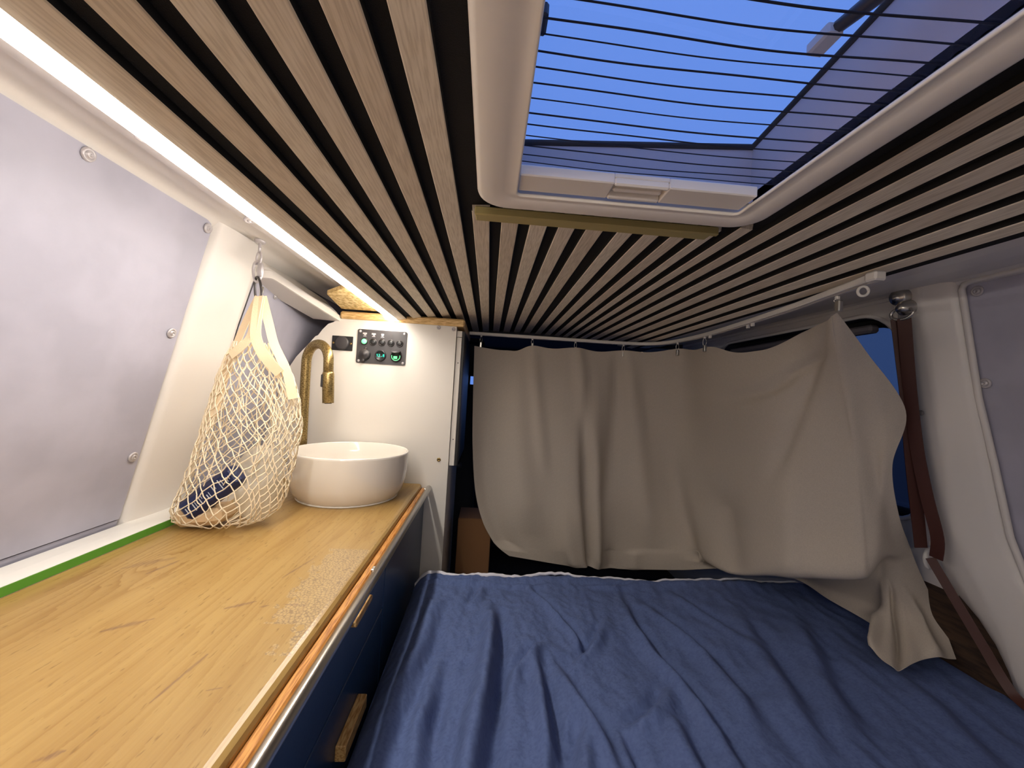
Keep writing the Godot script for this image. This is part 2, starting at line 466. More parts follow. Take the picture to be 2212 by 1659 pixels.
func build_ceiling() -> void:
	# black felt board behind the slats, in four pieces round the roof hatch
	var st := mb(true)
	for a in [[-0.36, -0.03, 0.64, -1.95], [0.375, 0.745, 0.64, -1.95], [-0.03, 0.375, -0.545, -1.95], [-0.03, 0.375, 0.64, 0.04]]:
		var rows := []
		for z in [a[2], a[3]]:
			var r := []
			for k in 13:
				var x: float = lerpf(a[0], a[1], k / 12.0)
				r.append(V(x, roof_y(x) + 0.011, z))
			rows.append(r)
		sheet(st, rows, 0.012)
	var ceil_node := shell("ceiling", done(st), mats.felt)
	var gaps := [-1.22, -0.966, -0.757, -0.548, -0.362, -0.19, -0.019, 0.151, 0.323, 0.49, 0.672, 0.845, 1.01, 1.17, 1.32, 1.475, 1.65, 1.85, 2.06, 2.30, 2.55, 2.80]
	var xs := []
	for r in gaps:
		var x: float = r * 0.3
		for k in 12:
			x = r * roof_y(x)
		xs.append(x)
	var edges := []
	for e in [[-1.448, -1.282], [-1.171, -1.020], [-0.924, -0.796], [-0.708, -0.590], [-0.510, -0.400], [-0.328, -0.223]]:
		var pair := []
		for r in e:
			var x: float = r * 0.3
			for k in 12:
				x = r * roof_y(x)
			pair.append(x)
		edges.append(pair)
	for k in range(5, xs.size() - 1):
		edges.append([xs[k] + (0.0130 if k == 10 else 0.0102), xs[k + 1] - (0.0130 if k + 1 == 10 else 0.0102)])
	for k in edges.size():
		var x0: float = edges[k][0]
		var x1: float = edges[k][1]
		var mid := (x0 + x1) / 2.0
		var spans := [[0.63, -1.93]]
		if mid > -0.045 and mid < 0.385:
			spans = [[-0.632, -1.93], [0.63, 0.06]]
		elif mid > 0.385 and mid < 0.415:
			spans = [[-0.612, -1.93], [0.63, 0.06]]
		for s in spans:
			var sm := slat_mesh(x0, x1, s[0], s[1])
			sm.surface_set_material(0, mats["slat_oak_%d" % (k % 3)])
			sm.surface_set_material(1, mats.slat_core)
			var o := MeshInstance3D.new()
			o.mesh = sm
			o.name = "slat"
			ceil_node.add_child(o, true)
	# painted strip that closes the slat ends in front of the hatch
	var tr := mb()
	cbox(tr, V(0.163, 0.2925, -0.640), Vector3(0.405, 0.006, 0.044), 0.002)
	cbox(tr, V(0.163, 0.287, -0.622), Vector3(0.405, 0.012, 0.008), 0.002)
	var t1 := shell("trim_1", done(tr), mats.olive_trim)
	for x in [-0.025, -0.012, 0.30]:
		var sc := mb(true)
		lathe(sc, [Vector2(0.0, -0.0015), Vector2(0.002, -0.001), Vector2(0.0025, 0.0)], V(x, 0.2895, -0.634), 10)
		obj("screw", done(sc), mats.steel, t1)
	for p in [[-0.1665, -0.62], [-0.19, -1.42]]:                # staples shine in the gaps
		var sc := mb(true)
		lathe(sc, [Vector2(0.0, -0.002), Vector2(0.0022, -0.001), Vector2(0.0025, 0.0)], V(p[0], roof_y(p[0]) + 0.0108, p[1]), 10)
		obj("nail_head", done(sc), mats.steel, ceil_node)

func slat_mesh(x0: float, x1: float, z0: float, z1: float) -> ArrayMesh:
	var b := 0.0012
	var y0 := roof_y(x0)
	var y1 := roof_y(x1)
	var t := 0.0105
	# face veneer
	var st := mb()
	var o := V((x0 + x1) / 2.0, (y0 + y1) / 2.0 + t / 2.0, (z0 + z1) / 2.0)
	quad_out(st, V(x0 + b, y0, z0), V(x1 - b, y1, z0), V(x1 - b, y1, z1), V(x0 + b, y0, z1), o)
	quad_out(st, V(x0 + b, y0, z0), V(x0, y0 + b, z0), V(x0, y0 + b, z1), V(x0 + b, y0, z1), o)
	quad_out(st, V(x1 - b, y1, z0), V(x1, y1 + b, z0), V(x1, y1 + b, z1), V(x1 - b, y1, z1), o)
	quad_out(st, V(x0 + b, y0, z0), V(x1 - b, y1, z0), V(x1, y1 + t, z0), V(x0, y0 + t, z0), o)
	quad_out(st, V(x0 + b, y0, z1), V(x1 - b, y1, z1), V(x1, y1 + t, z1), V(x0, y0 + t, z1), o)
	var m := done(st).commit()
	var s2 := mb()
	quad_out(s2, V(x0, y0 + b, z0), V(x0, y0 + t, z0), V(x0, y0 + t, z1), V(x0, y0 + b, z1), o)
	quad_out(s2, V(x1, y1 + b, z0), V(x1, y1 + t, z0), V(x1, y1 + t, z1), V(x1, y1 + b, z1), o)
	quad_out(s2, V(x0, y0 + t, z0), V(x1, y1 + t, z0), V(x1, y1 + t, z1), V(x0, y0 + t, z1), o)
	return done(s2).commit(m)

# profile in (x, y) swept along z
func sweep_z(prof: Array, z0: float, z1: float, thick := 0.006, smooth := true, cuts := 1) -> SurfaceTool:
	var st := mb(smooth)
	var rows := []
	for k in cuts + 1:
		var r := []
		for p in prof:
			r.append(V(p.x, p.y, lerpf(z0, z1, float(k) / cuts)))
		rows.append(r)
	sheet(st, rows, thick, smooth)
	return done(st)

func bolt(parent: Node, at: Vector3, normal: Vector3, r := 0.011) -> void:
	var st := mb(true)
	var up := normal.normalized()
	var side := up.cross(Vector3(0, 0, 1)).normalized()
	var tb := Basis(side, up, side.cross(up))
	lathe(st, [Vector2(r, 0.0), Vector2(r, 0.0015), Vector2(r * 0.92, 0.003), Vector2(r * 0.62, 0.0032), Vector2(r * 0.58, 0.0022), Vector2(r * 0.52, 0.0022), Vector2(r * 0.46, 0.0045), Vector2(r * 0.2, 0.0055), Vector2(r * 0.18, 0.0035), Vector2(0.0, 0.0035)], at, 18, tb)
	obj("bolt", done(st), mats.bolt, parent)

func plate_on(fx: Callable, poly: Array, off: float, thick: float) -> SurfaceTool:   # plate of (z, y) points on a leaning wall
	var st := mb()
	var dirx := (fx.call(1.0) - fx.call(0.0)) as float
	var x0: float = fx.call(0.0)
	prism(st, poly, V(x0 + off, 0, 0), Vector3(0, 0, 1), Vector3(dirx, 1, 0), Vector3(thick, 0, 0))
	return done(st)

# ------------------------------------------------------------------ left side
func build_left_wall() -> void:
	var prof := [Vector2(left_x(-1.15) - 0.05, -1.15), Vector2(left_x(0.42) - 0.05, 0.42)]
	var w := shell("wall_left", sweep_z(prof, 0.7, -3.0, 0.04, false), mats.white_paint)
	var nrm := Vector3(1, -0.224, 0)
	# big grey lining panel with its bolts
	var poly := [Vector2(0.64, -0.330), Vector2(0.64, 0.343), Vector2(-0.897, 0.343), Vector2(-0.909, 0.339), Vector2(-0.915, 0.328), Vector2(-0.9155, -0.330)]
	var p := obj("panel", plate_on(left_x, poly, -0.002, -0.004), mats.grey_panel, w)
	p.set_meta("label", "big grey lining panel")
	for b in [[-0.640, 0.332], [-0.902, 0.326], [-0.895, 0.086], [-0.898, -0.189], [-0.30, 0.332], [0.05, 0.332]]:
		bolt(p, V(left_x(b[1]) - 0.001, b[1], b[0]), nrm)
	obj("panel", plate_on(left_x, [Vector2(0.64, -0.44), Vector2(0.64, -0.333), Vector2(-0.916, -0.333), Vector2(-0.916, -0.44)], -0.005, -0.004), mats.grey_panel, w)
	# pillar between the two bays
	var rows := []
	for i in 15:
		var y := lerpf(-0.46, 0.352, i / 14.0)
		var r := []
		for k in 13:
			var t := k / 12.0
			var bulge := 0.012 * pow(sin(PI * clampf(t, 0, 1)), 0.5) - 0.006 + 0.004 * t
			if k == 0 or k == 12:
				bulge = -0.045
			r.append(V(left_x(y) + bulge, y, lerpf(-0.910, -1.110, t)))
		rows.append(r)
	var st := mb(true)
	sheet(st, rows, 0.0)
	obj("pillar", done(st), mats.white_paint, w)
	# second bay: set-back panel and the bead of its opening
	var p2 := obj("panel", plate_on(left_x, [Vector2(-1.09, -0.46), Vector2(-1.09, 0.36), Vector2(-1.98, 0.36), Vector2(-1.98, -0.46)], -0.040, -0.005), mats.grey_panel, w)
	p2.set_meta("label", "smaller lavender grey panel set back behind the tap")
	bolt(p2, V(left_x(0.262) - 0.039, 0.262, -1.285), nrm, 0.009)
	var mid := arc_pts([V(-0.694, 0.20, -1.108), V(-0.668, 0.272, -1.112), V(-0.640, 0.292, -1.135), V(-0.630, 0.289, -1.19), V(-0.600, 0.263, -1.33), V(-0.566, 0.236, -1.485)], 8)
	var band := []
	for q in mid:
		band.append([q + Vector3(-0.10, -0.006, 0), q + Vector3(-0.004, -0.010, 0), q + Vector3(0.001, -0.009, 0), q + Vector3(0.0, 0.011, 0), q + Vector3(-0.004, 0.0125, 0), q + Vector3(-0.012, 0.0145, 0), q + Vector3(-0.014, 0.022, 0), q + Vector3(-0.06, 0.066, 0)])
	st = mb(true)
	for j in band[0].size() - 1:
		st.set_smooth_group(j)
		for i in band.size() - 1:
			quad(st, band[i][j], band[i][j + 1], band[i + 1][j + 1], band[i + 1][j])
	obj("opening_bead", done(st), mats.white_paint, w)
	# painted roof rail above the panels
	var rail := [Vector2(-0.668, 0.330), Vector2(-0.650, 0.340), Vector2(-0.642, 0.351), Vector2(-0.628, 0.356), Vector2(-0.606, 0.352), Vector2(-0.588, 0.345), Vector2(-0.570, 0.345), Vector2(-0.545, 0.338), Vector2(-0.520, 0.320), Vector2(-0.490, 0.304), Vector2(-0.45, 0.293), Vector2(-0.40, 0.286), Vector2(-0.345, 0.284), Vector2(-0.335, 0.30)]
	var t2 := shell("trim_2", sweep_z(rail, 0.66, -1.98, 0.003), mats.white_paint)
	for b in [[-0.444, -0.505], [-0.467, -0.757]]:
		bolt(t2, V(b[0], 0.292 if b[0] > -0.45 else 0.297, b[1]), Vector3(0.35, -1, 0), 0.012)
	# splintered board above the tower
	st = mb()
	var edge := []
	var rng := RandomNumberGenerator.new()
	rng.seed = 5
	for k in 15:
		edge.append(Vector2(-0.366 - 0.012 * rng.randf() - 0.02 * (1.0 - k / 14.0), lerpf(-1.10, -1.47, k / 14.0)))
	edge.append(Vector2(-0.56, -1.47))
	edge.append(Vector2(-0.52, -1.24))
	prism(st, edge, V(0, 0.272, 0), Vector3(1, 0, 0), Vector3(0, 0, 1), Vector3(0, 0.012, 0))
	var ob := obj("chipboard_offcut", done(st), mats.osb)
	tag(ob, "splintered yellow chipboard offcut above the white tower cabinet", "board")

# ------------------------------------------------------------------ right side
func build_right_wall() -> void:
	# wall skin with a rounded window opening
	var inner := []
	var outer := []
	for p in round_rect(0.385, 0.272, 0.10, 8):
		inner.append(Vector2(p.x - 1.295, p.y - 0.006))
	for p in inner:
		var d: Vector2 = p - Vector2(-1.295, -0.006)
		outer.append(Vector2(clampf(-1.295 + d.x * 3.0, -1.95, -0.87), clampf(-0.006 + d.y * 9.0, -1.15, 0.42) if absf(d.y) > 0.16 else clampf(-0.006 + d.y * 9.0, -1.15, 0.42)))
	var st := mb()
	var n := inner.size()
	for k in n:
		var a: Vector2 = inner[k]; var b: Vector2 = inner[(k + 1) % n]
		var c: Vector2 = outer[(k + 1) % n]; var d: Vector2 = outer[k]
		quad_out(st, V(right_x(a.y), a.y, a.x), V(right_x(b.y), b.y, b.x), V(right_x(c.y), c.y, c.x), V(right_x(d.y), d.y, d.x), V(9, 0, -1.3))
		if c.x != d.x and c.y != d.y:                     # corner of the skin
			var e := Vector2(-1.95 if minf(c.x, d.x) <= -1.949 else -0.87, 0.42 if maxf(c.y, d.y) >= 0.419 else -1.15)
			tri_out(st, V(right_x(c.y), c.y, c.x), V(right_x(d.y), d.y, d.x), V(right_x(e.y), e.y, e.x), V(9, 0, -1.3))
	for z in [[0.7, -0.87], [-1.95, -3.0]]:
		var off: float = 0.035 if z[0] > 0 else 0.0
		quad_out(st, V(right_x(-1.15) + off, -1.15, z[0]), V(right_x(0.42) + off, 0.42, z[0]), V(right_x(0.42) + off, 0.42, z[1]), V(right_x(-1.15) + off, -1.15, z[1]), V(9, 0, -1.3))
		quad_out(st, V(right_x(-1.15) + 0.06, -1.15, z[0]), V(right_x(0.42) + 0.06, 0.42, z[0]), V(right_x(0.42) + 0.06, 0.42, z[1]), V(right_x(-1.15) + 0.06, -1.15, z[1]), V(-9, 0, -1.3))
	for k in n:
		var a: Vector2 = inner[k]; var b: Vector2 = inner[(k + 1) % n]
		var c: Vector2 = outer[(k + 1) % n]; var d: Vector2 = outer[k]
		quad_out(st, V(right_x(a.y) + 0.06, a.y, a.x), V(right_x(b.y) + 0.06, b.y, b.x), V(right_x(c.y) + 0.06, c.y, c.x), V(right_x(d.y) + 0.06, d.y, d.x), V(-9, 0, -1.3))
		if c.x != d.x and c.y != d.y:
			var e := Vector2(-1.95 if minf(c.x, d.x) <= -1.949 else -0.87, 0.42 if maxf(c.y, d.y) >= 0.419 else -1.15)
			tri_out(st, V(right_x(c.y) + 0.06, c.y, c.x), V(right_x(d.y) + 0.06, d.y, d.x), V(right_x(e.y) + 0.06, e.y, e.x), V(-9, 0, -1.3))
	var w := shell("wall_right", done(st), mats.white_paint)
	# bead round the opening
	var ring := []
	for p in inner:
		ring.append(V(right_x(p.y) - 0.002, p.y, p.x))
	st = mb(true)
	tube(st, ring, 0.006, 8, false, true)
	obj("opening_bead", done(st), mats.white_paint, w)
	# window: dark reveal, rubber seal, tinted pane
	var rv := mb(true)
	var rows := []
	for o in [0.0, 0.02, 0.045, 0.062]:
		var r := []
		for k in n + 1:
			var p: Vector2 = inner[k % n]
			var q: Vector2 = Vector2(-1.295, -0.006) + (p - Vector2(-1.295, -0.006)) * (1.0 + 0.1 * float(o))
			r.append(V(right_x(q.y) + o, q.y, q.x))
		rows.append(r)
	sheet(rv, rows, 0.0)
	var win := shell("window_1", done(rv), mats.cab_dark)
	var sl := []
	for p in round_rect(0.372, 0.259, 0.09, 8):
		sl.append(V(right_x(p.y - 0.006) + 0.052, p.y - 0.006, p.x - 1.295))
	st = mb(true)
	tube(st, sl, 0.014, 8, false, true)
	obj("seal", done(st), mats.rubber, win)
	var foam := mb()
	cbox(foam, V(right_x(0.25) + 0.022, 0.232, -1.30), Vector3(0.03, 0.022, 0.62), 0.006)
	obj("foam_strip", done(foam), mats.foam, win)
	var gp := []
	for p in round_rect(0.378, 0.265, 0.09, 8):
		gp.append(Vector2(p.x - 1.295, p.y - 0.006))
	obj("pane", plate_on(right_x, gp, 0.056, 0.004), mats.tinted_glass, win)
	# grey lining panel towards the rear
	var nrm := Vector3(-1, -0.2, 0)
	var pts := [Vector2(0.64, 0.294), Vector2(-0.755, 0.294), Vector2(-0.770, 0.290), Vector2(-0.776, 0.280), Vector2(-0.775, 0.05), Vector2(-0.765, -0.09), Vector2(-0.757, -0.24), Vector2(-0.738, -0.33), Vector2(-0.68, -0.42), Vector2(-0.60, -0.49), Vector2(-0.40, -0.62), Vector2(0.64, -0.75)]
	var p := obj("panel", plate_on(right_x, pts, 0.006, 0.004), mats.grey_panel, w)
	p.set_meta("label", "grey lining panel in the shade")
	for b in [[-0.765, 0.080], [-0.755, 0.272], [-0.35, 0.275]]:
		bolt(p, V(right_x(b[1]) + 0.005, b[1], b[0]), nrm)
	var lip := []
	for k in range(0, 11):
		lip.append(V(right_x(pts[k].y) - 0.002, pts[k].y, pts[k].x))
	st = mb(true)
	tube(st, lip, 0.006, 8)
	obj("panel_lip", done(st), mats.white_paint, w)
	# pressed steel pillar between window and panel
	var lines := [[0.36, -0.912, -0.838, -0.775], [0.30, -0.912, -0.838, -0.777], [0.20, -0.912, -0.836, -0.777], [0.10, -0.912, -0.835, -0.776], [0.0, -0.912, -0.835, -0.771], [-0.10, -0.911, -0.835, -0.766], [-0.18, -0.909, -0.837, -0.762], [-0.25, -0.907, -0.836, -0.757], [-0.33, -0.904, -0.818, -0.738], [-0.375, -0.898, -0.800, -0.71], [-0.41, -0.875, -0.788, -0.685], [-0.45, -0.835, -0.775, -0.64], [-0.49, -0.81, -0.768, -0.60], [-0.54, -0.795, -0.763, -0.52], [-0.62, -0.78, -0.745, -0.40]]
	rows = []
	for l in lines:
		var y: float = l[0]
		var r := []
		for k in 17:
			var t := k / 16.0
			var z: float
			var h: float
			if t < 0.5:
				var s := t * 2.0
				z = lerpf(l[1], l[2], s)
				h = 0.008 + 0.022 * s + 0.003 * sin(PI * s)
			else:
				var s := t * 2.0 - 1.0
				z = lerpf(l[2], l[3], s)
				h = 0.030 - 0.021 * s + 0.002 * sin(PI * s)
			if k == 0:
				h = -0.01
			if k == 16:
				h = -0.012
			r.append(V(right_x(y) - h, y, z))
		rows.append(r)
	st = mb(true)
	sheet(st, rows, 0.0)
	var pil := obj("pillar", done(st), mats.white_paint, w)
	var pl := mb(true)
	lathe(pl, [Vector2(0.006, 0.0), Vector2(0.006, 0.002), Vector2(0.0, 0.0035)], V(right_x(0.01) - 0.0295, 0.01, -0.868), 14, Basis(Vector3(0, 1, 0), Vector3(-1, -0.1, 0.1).normalized(), Vector3(0, 0, 1)).orthonormalized())
	obj("plug", done(pl), mats.foam, pil)
	# painted roof rail
	var rail := [Vector2(0.705, 0.275), Vector2(0.735, 0.275), Vector2(0.80, 0.272), Vector2(0.87, 0.280), Vector2(0.905, 0.291), Vector2(0.925, 0.293), Vector2(0.955, 0.296), Vector2(0.985, 0.300), Vector2(0.998, 0.297), Vector2(1.003, 0.290), Vector2(1.02, 0.287)]
	shell("trim_3", sweep_z(rail, 0.66, -1.98, 0.003, false), mats.white_paint)
	# brown plywood over the wheel arch
	var bp := obj("plywood_cover", bx(V(1.148, -0.95, -1.30), V(1.160, -0.405, -0.775), 0.004), mats.brown_ply)
	tag(bp, "dark brown plywood cover beside the bed under the pillar", "board")

# ------------------------------------------------------------------ roof hatch
func build_hatch() -> void:
	var h := thing("roof_hatch", V(0.170, 0.262, -0.25), "cream roof hatch with pleated insect screen and blue sky behind", "roof hatch")
	# moulded frame: rounded outline swept to the inner opening
	var zc := -0.250
	# half width, half length, corner radius, height, centre x
	var steps := [[0.2035, 0.308, 0.040, 0.300, 0.1725], [0.2035, 0.308, 0.040, 0.270, 0.1725], [0.2015, 0.306, 0.039, 0.2655, 0.1725], [0.197, 0.3015, 0.037, 0.2635, 0.1725], [0.175, 0.281, 0.022, 0.2635, 0.1745], [0.171, 0.277, 0.018, 0.2650, 0.1750], [0.1585, 0.272, 0.010, 0.2668, 0.1765], [0.1565, 0.2705, 0.009, 0.2650, 0.1765], [0.1545, 0.2690, 0.008, 0.2655, 0.1765], [0.1540, 0.2685, 0.008, 0.2685, 0.1765], [0.172, 0.276, 0.010, 0.2745, 0.1785], [0.174, 0.277, 0.010, 0.3000, 0.1785]]
	var rows := []
	for s in steps:
		var r := []
		var rr := round_rect(s[0], s[1], s[2], 8)
		for k in rr.size() + 1:
			var p: Vector2 = rr[k % rr.size()]
			r.append(V(s[4] + p.x, s[3], zc + p.y))
		rows.append(r)
	var st := mb(true)
	sheet(st, rows, 0.0)
	obj("frame", done(st), mats.hatch_plastic, h)
	# pull bar of the screen with a moulded grip
	var bar := mb()
	var zb0 := -0.5145
	var zb1 := -0.476
	var yb := 0.2705
	var gx0 := 0.143
	var gx1 := 0.214
	cbox(bar, V((0.0225 + gx0) / 2.0, yb + 0.007, (zb0 + zb1) / 2.0), Vector3(gx0 - 0.0225, 0.014, zb1 - zb0), 0.0015)
	cbox(bar, V((0.3305 + gx1) / 2.0, yb + 0.007, (zb0 + zb1) / 2.0), Vector3(0.3305 - gx1, 0.014, zb1 - zb0), 0.0015)
	cbox(bar, V((gx0 + gx1) / 2.0, yb + 0.011, (zb0 + zb1) / 2.0), Vector3(gx1 - gx0, 0.006, zb1 - zb0), 0.001)
	var b := obj("pull_bar", done(bar), mats.hatch_plastic, h)
	var gr := mb()
	cbox(gr, V((gx0 + gx1) / 2.0, yb + 0.004, -0.5105), Vector3(gx1 - gx0, 0.010, 0.008), 0.002)
	cbox(gr, V((gx0 + gx1) / 2.0, yb + 0.0055, -0.4955), Vector3(gx1 - gx0 - 0.006, 0.009, 0.006), 0.002)
	cbox(gr, V((gx0 + gx1) / 2.0, yb + 0.004, -0.479), Vector3(gx1 - gx0, 0.010, 0.006), 0.002)
	obj("grip", done(gr), mats.hatch_plastic, b)
	# pleated screen: folds every 16.5 mm with a dark thread in each fold
	var n := 30
	var zs := [-0.269, -0.286, -0.299, -0.3145, -0.3305, -0.348, -0.3665, -0.3865, -0.403, -0.421, -0.4385, -0.4555, -0.469]
	var z := -0.2515
	while z < 0.0:
		zs.append(z)
		z += 0.0172
	zs.sort()
	var rng := RandomNumberGenerator.new()
	rng.seed = 3
	var sc := mb(true)
	rows = []
	for i in zs.size():
		for half in 2:
			var zz: float = zs[i] if half == 0 else ((zs[i] + zs[i + 1]) / 2.0 if i < zs.size() - 1 else zs[i] + 0.006)
			var r := []
			for k in n + 1:
				var t := float(k) / n
				var sag := 0.004 * sin(PI * t)
				r.append(V(lerpf(0.0125, 0.3495, t), 0.2868 - (0.0026 if half == 0 else 0.0), zz - sag))
			rows.append(r)
	sheet(sc, rows, 0.0)
	var scr := obj("insect_screen", done(sc), mats.screen_mesh, h)
	for i in zs.size():
		var pts := []
		var ph := rng.randf() * 6.0
		var amp := 0.0006 + 0.0012 * rng.randf()
		for k in n + 1:
			var t := float(k) / n
			pts.append(V(lerpf(0.0125, 0.3495, t), 0.2838, zs[i] - 0.004 * sin(PI * t) + amp * sin(ph + 7.0 * t) * sin(PI * t)))
		var th := mb(true)
		tube(th, pts, 0.0005 + 0.0004 * rng.randf(), 6)
		obj("pleat_thread", done(th), mats.pleat_thread, scr)
	# shaft between ceiling and roof
	var x0 := 0.010
	var x1 := 0.350
	var za := -0.520
	var zd := 0.020
	var lip := [[V(x0, 0.338, za), V(x1, 0.364, za)], [V(x1, 0.364, za), V(x1, 0.398, -0.20)], [V(x1, 0.398, -0.20), V(x1, 0.398, zd)], [V(x1, 0.398, zd), V(x0, 0.398, zd)], [V(x0, 0.398, zd), V(x0, 0.338, za)]]
	var sh := mb()
	for e in lip:
		var a: Vector3 = e[0]; var c: Vector3 = e[1]
		quad_out(sh, Vector3(a.x, 0.285 + LENS, a.z), Vector3(c.x, 0.285 + LENS, c.z), c, a, V(0.17, 0.33, -0.25) + (a + c - 2.0 * V(0.17, 0.33, -0.25)) * 9.0)
		var out := ((a + c) / 2.0 - V(0.17, 0.33, -0.25)) * Vector3(1, 0, 1)
		out = out.normalized() * 0.012
		quad_out(sh, Vector3(a.x, 0.285 + LENS, a.z) + out, Vector3(c.x, 0.285 + LENS, c.z) + out, c + out, a + out, V(0.17, 0.33, -0.25))
		quad_out(sh, a, c, c + out, a + out, V(0.17, 0.0, -0.25))
	obj("shaft", done(sh), mats.shaft_plastic, h)
	var low := mb()                                            # dark guide channel for the blind along the sides
	for x in [0.0085, 0.3525]:
		cbox(low, V(x, 0.286, -0.25), Vector3(0.005, 0.024, 0.53), 0.001)
	cbox(low, V(0.17, 0.296, -0.516), Vector3(0.33, 0.010, 0.006), 0.001)
	obj("blind_channel", done(low), mats.cab_dark, h)
	var sl := mb(true)
	tube(sl, [V(x0, 0.398, zd), V(x0, 0.339, za), V(x1, 0.365, za), V(x1, 0.399, -0.20), V(x1, 0.399, zd)], 0.0045, 8)
	obj("seal", done(sl), mats.rubber, h)
	# acrylic dome
	rows = []
	for i in 9:
		var r := []
		for k in 9:
			var u := k / 8.0 * 2.0 - 1.0
			var v := i / 8.0 * 2.0 - 1.0
			r.append(V(0.18 + u * 0.27, 0.432 + 0.035 * (1.0 - u * u) * (1.0 - v * v), -0.27 + v * 0.41))
		rows.append(r)
	var dm := mb(true)
	sheet(dm, rows, 0.0)
	obj("dome_pane", done(dm), mats.clear_glass, h)
	# stay arms of the dome
	var arm := mb(true)
	tube(arm, [V(0.290, 0.345, -0.335), V(0.305, 0.350, -0.30), V(0.318, 0.362, -0.22), V(0.322, 0.372, -0.10)], [0.005, 0.007, 0.007, 0.007], 8)
	obj("stay_arm", done(arm), mats.dark_metal, h)
	var br := mb()
	cbox(br, V(0.292, 0.345, -0.338), Vector3(0.016, 0.012, 0.026), 0.002)
	obj("bracket", done(br), mats.white_plastic, h)
	var br2 := mb()
	cbox(br2, V(0.0245, 0.294, -0.298), Vector3(0.008, 0.012, 0.02), 0.002)
	obj("bracket", done(br2), mats.dark_metal, h)

# ------------------------------------------------------------------ cab beyond the curtain
func build_cab() -> void:
	var st := mb()
	for b in [[V(-0.98, -1.15, -3.0), V(1.40, -0.22, -2.92)], [V(-0.98, 0.16, -3.0), V(1.40, 0.42, -2.92)], [V(-0.98, -0.22, -3.0), V(-0.72, 0.16, -2.92)], [V(1.08, -0.22, -3.0), V(1.40, 0.16, -2.92)]]:
		cbox(st, (b[0] + b[1]) / 2.0, b[1] - b[0], 0.001)
	shell("wall_front", done(st), mats.cab_dark)
	shell("window_2", bx(V(-0.74, -0.24, -2.97), V(1.10, 0.18, -2.964), 0.0005), mats.clear_glass)
	var hl := mb()
	cbox(hl, V(0.16, 0.330, -2.46), Vector3(1.66, 0.02, 1.0), 0.002)
	cbox(hl, V(0.16, 0.300, -1.965), Vector3(1.66, 0.05, 0.03), 0.004)
	shell("trim_4", done(hl), mats.cab_dark)
	# driver's seat, seen in the gap beside the curtain
	var s := thing("driver_seat", V(-0.29, -1.15, -2.14), "dark cloth driver seat glimpsed between tower cabinet and curtain", "seat")
	obj("seat_base", bx(V(-0.55, -1.15, -2.62), V(-0.06, -0.62, -2.14), 0.03), mats.seat_cloth, s)
	var bk := mb(true)
	var rows := []
	for i in 13:
		var t := i / 12.0
		var y := lerpf(-0.75, 0.030, t)
		var wd := 0.235 - 0.010 * t - 0.015 * pow(t, 8.0)
		var r := []
		for k in 25:
			var a := TAU * k / 24.0
			r.append(V(-0.275 + wd * signf(cos(a)) * pow(absf(cos(a)), 0.5), y, -2.14 + 0.07 * signf(sin(a)) * pow(absf(sin(a)), 0.5) + 0.05 * t))
		rows.append(r)
	var top := []
	for k in 25:
		top.append(V(-0.275, 0.030, -2.09))
	rows.append(top)
	sheet(bk, rows, 0.0)
	obj("backrest", done(bk), mats.seat_cloth, s)
	var hr := mb()
	cbox(hr, V(-0.175, 0.175, -2.09), Vector3(0.28, 0.20, 0.10), 0.02)
	obj("headrest", done(hr), mats.seat_cloth, s)
	for x in [-0.25, -0.112]:
		var po := mb(true)
		tube(po, [V(x, 0.0, -2.09), V(x, 0.10, -2.09)], 0.012, 10)
		obj("headrest_post", done(po), mats.dark_metal, s)
	# belt post and buckle
	var bp := thing("grab_post", V(-0.165, -1.15, -1.99), "dark grey post with a round knob beside the tower cabinet", "post")
	obj("post", bx(V(-0.196, -1.15, -2.02), V(-0.142, -0.415, -1.97), 0.008), mats.cab_dark, bp)
	var kb := mb(true)
	lathe(kb, [Vector2(0.0, -0.012), Vector2(0.018, -0.010), Vector2(0.021, 0.0), Vector2(0.018, 0.010), Vector2(0.0, 0.012)], V(-0.132, -0.385, -1.985), 18, Basis(Vector3(1, 0, 0), PI / 2))
	obj("knob", done(kb), mats.panel_plastic, bp)
	# cardboard box on the floor behind the bed
	var cb := thing("cardboard_box", V(-0.03, -1.15, -1.84), "brown cardboard box under the left end of the curtain", "box")
	obj("carton", bx(V(-0.098, -1.15, -1.90), V(0.0485, -0.566, -1.725), 0.003), mats.cardboard, cb)
	obj("flap", bx(V(-0.096, -0.5665, -1.82), V(0.047, -0.563, -1.727), 0.001), mats.cardboard, cb)

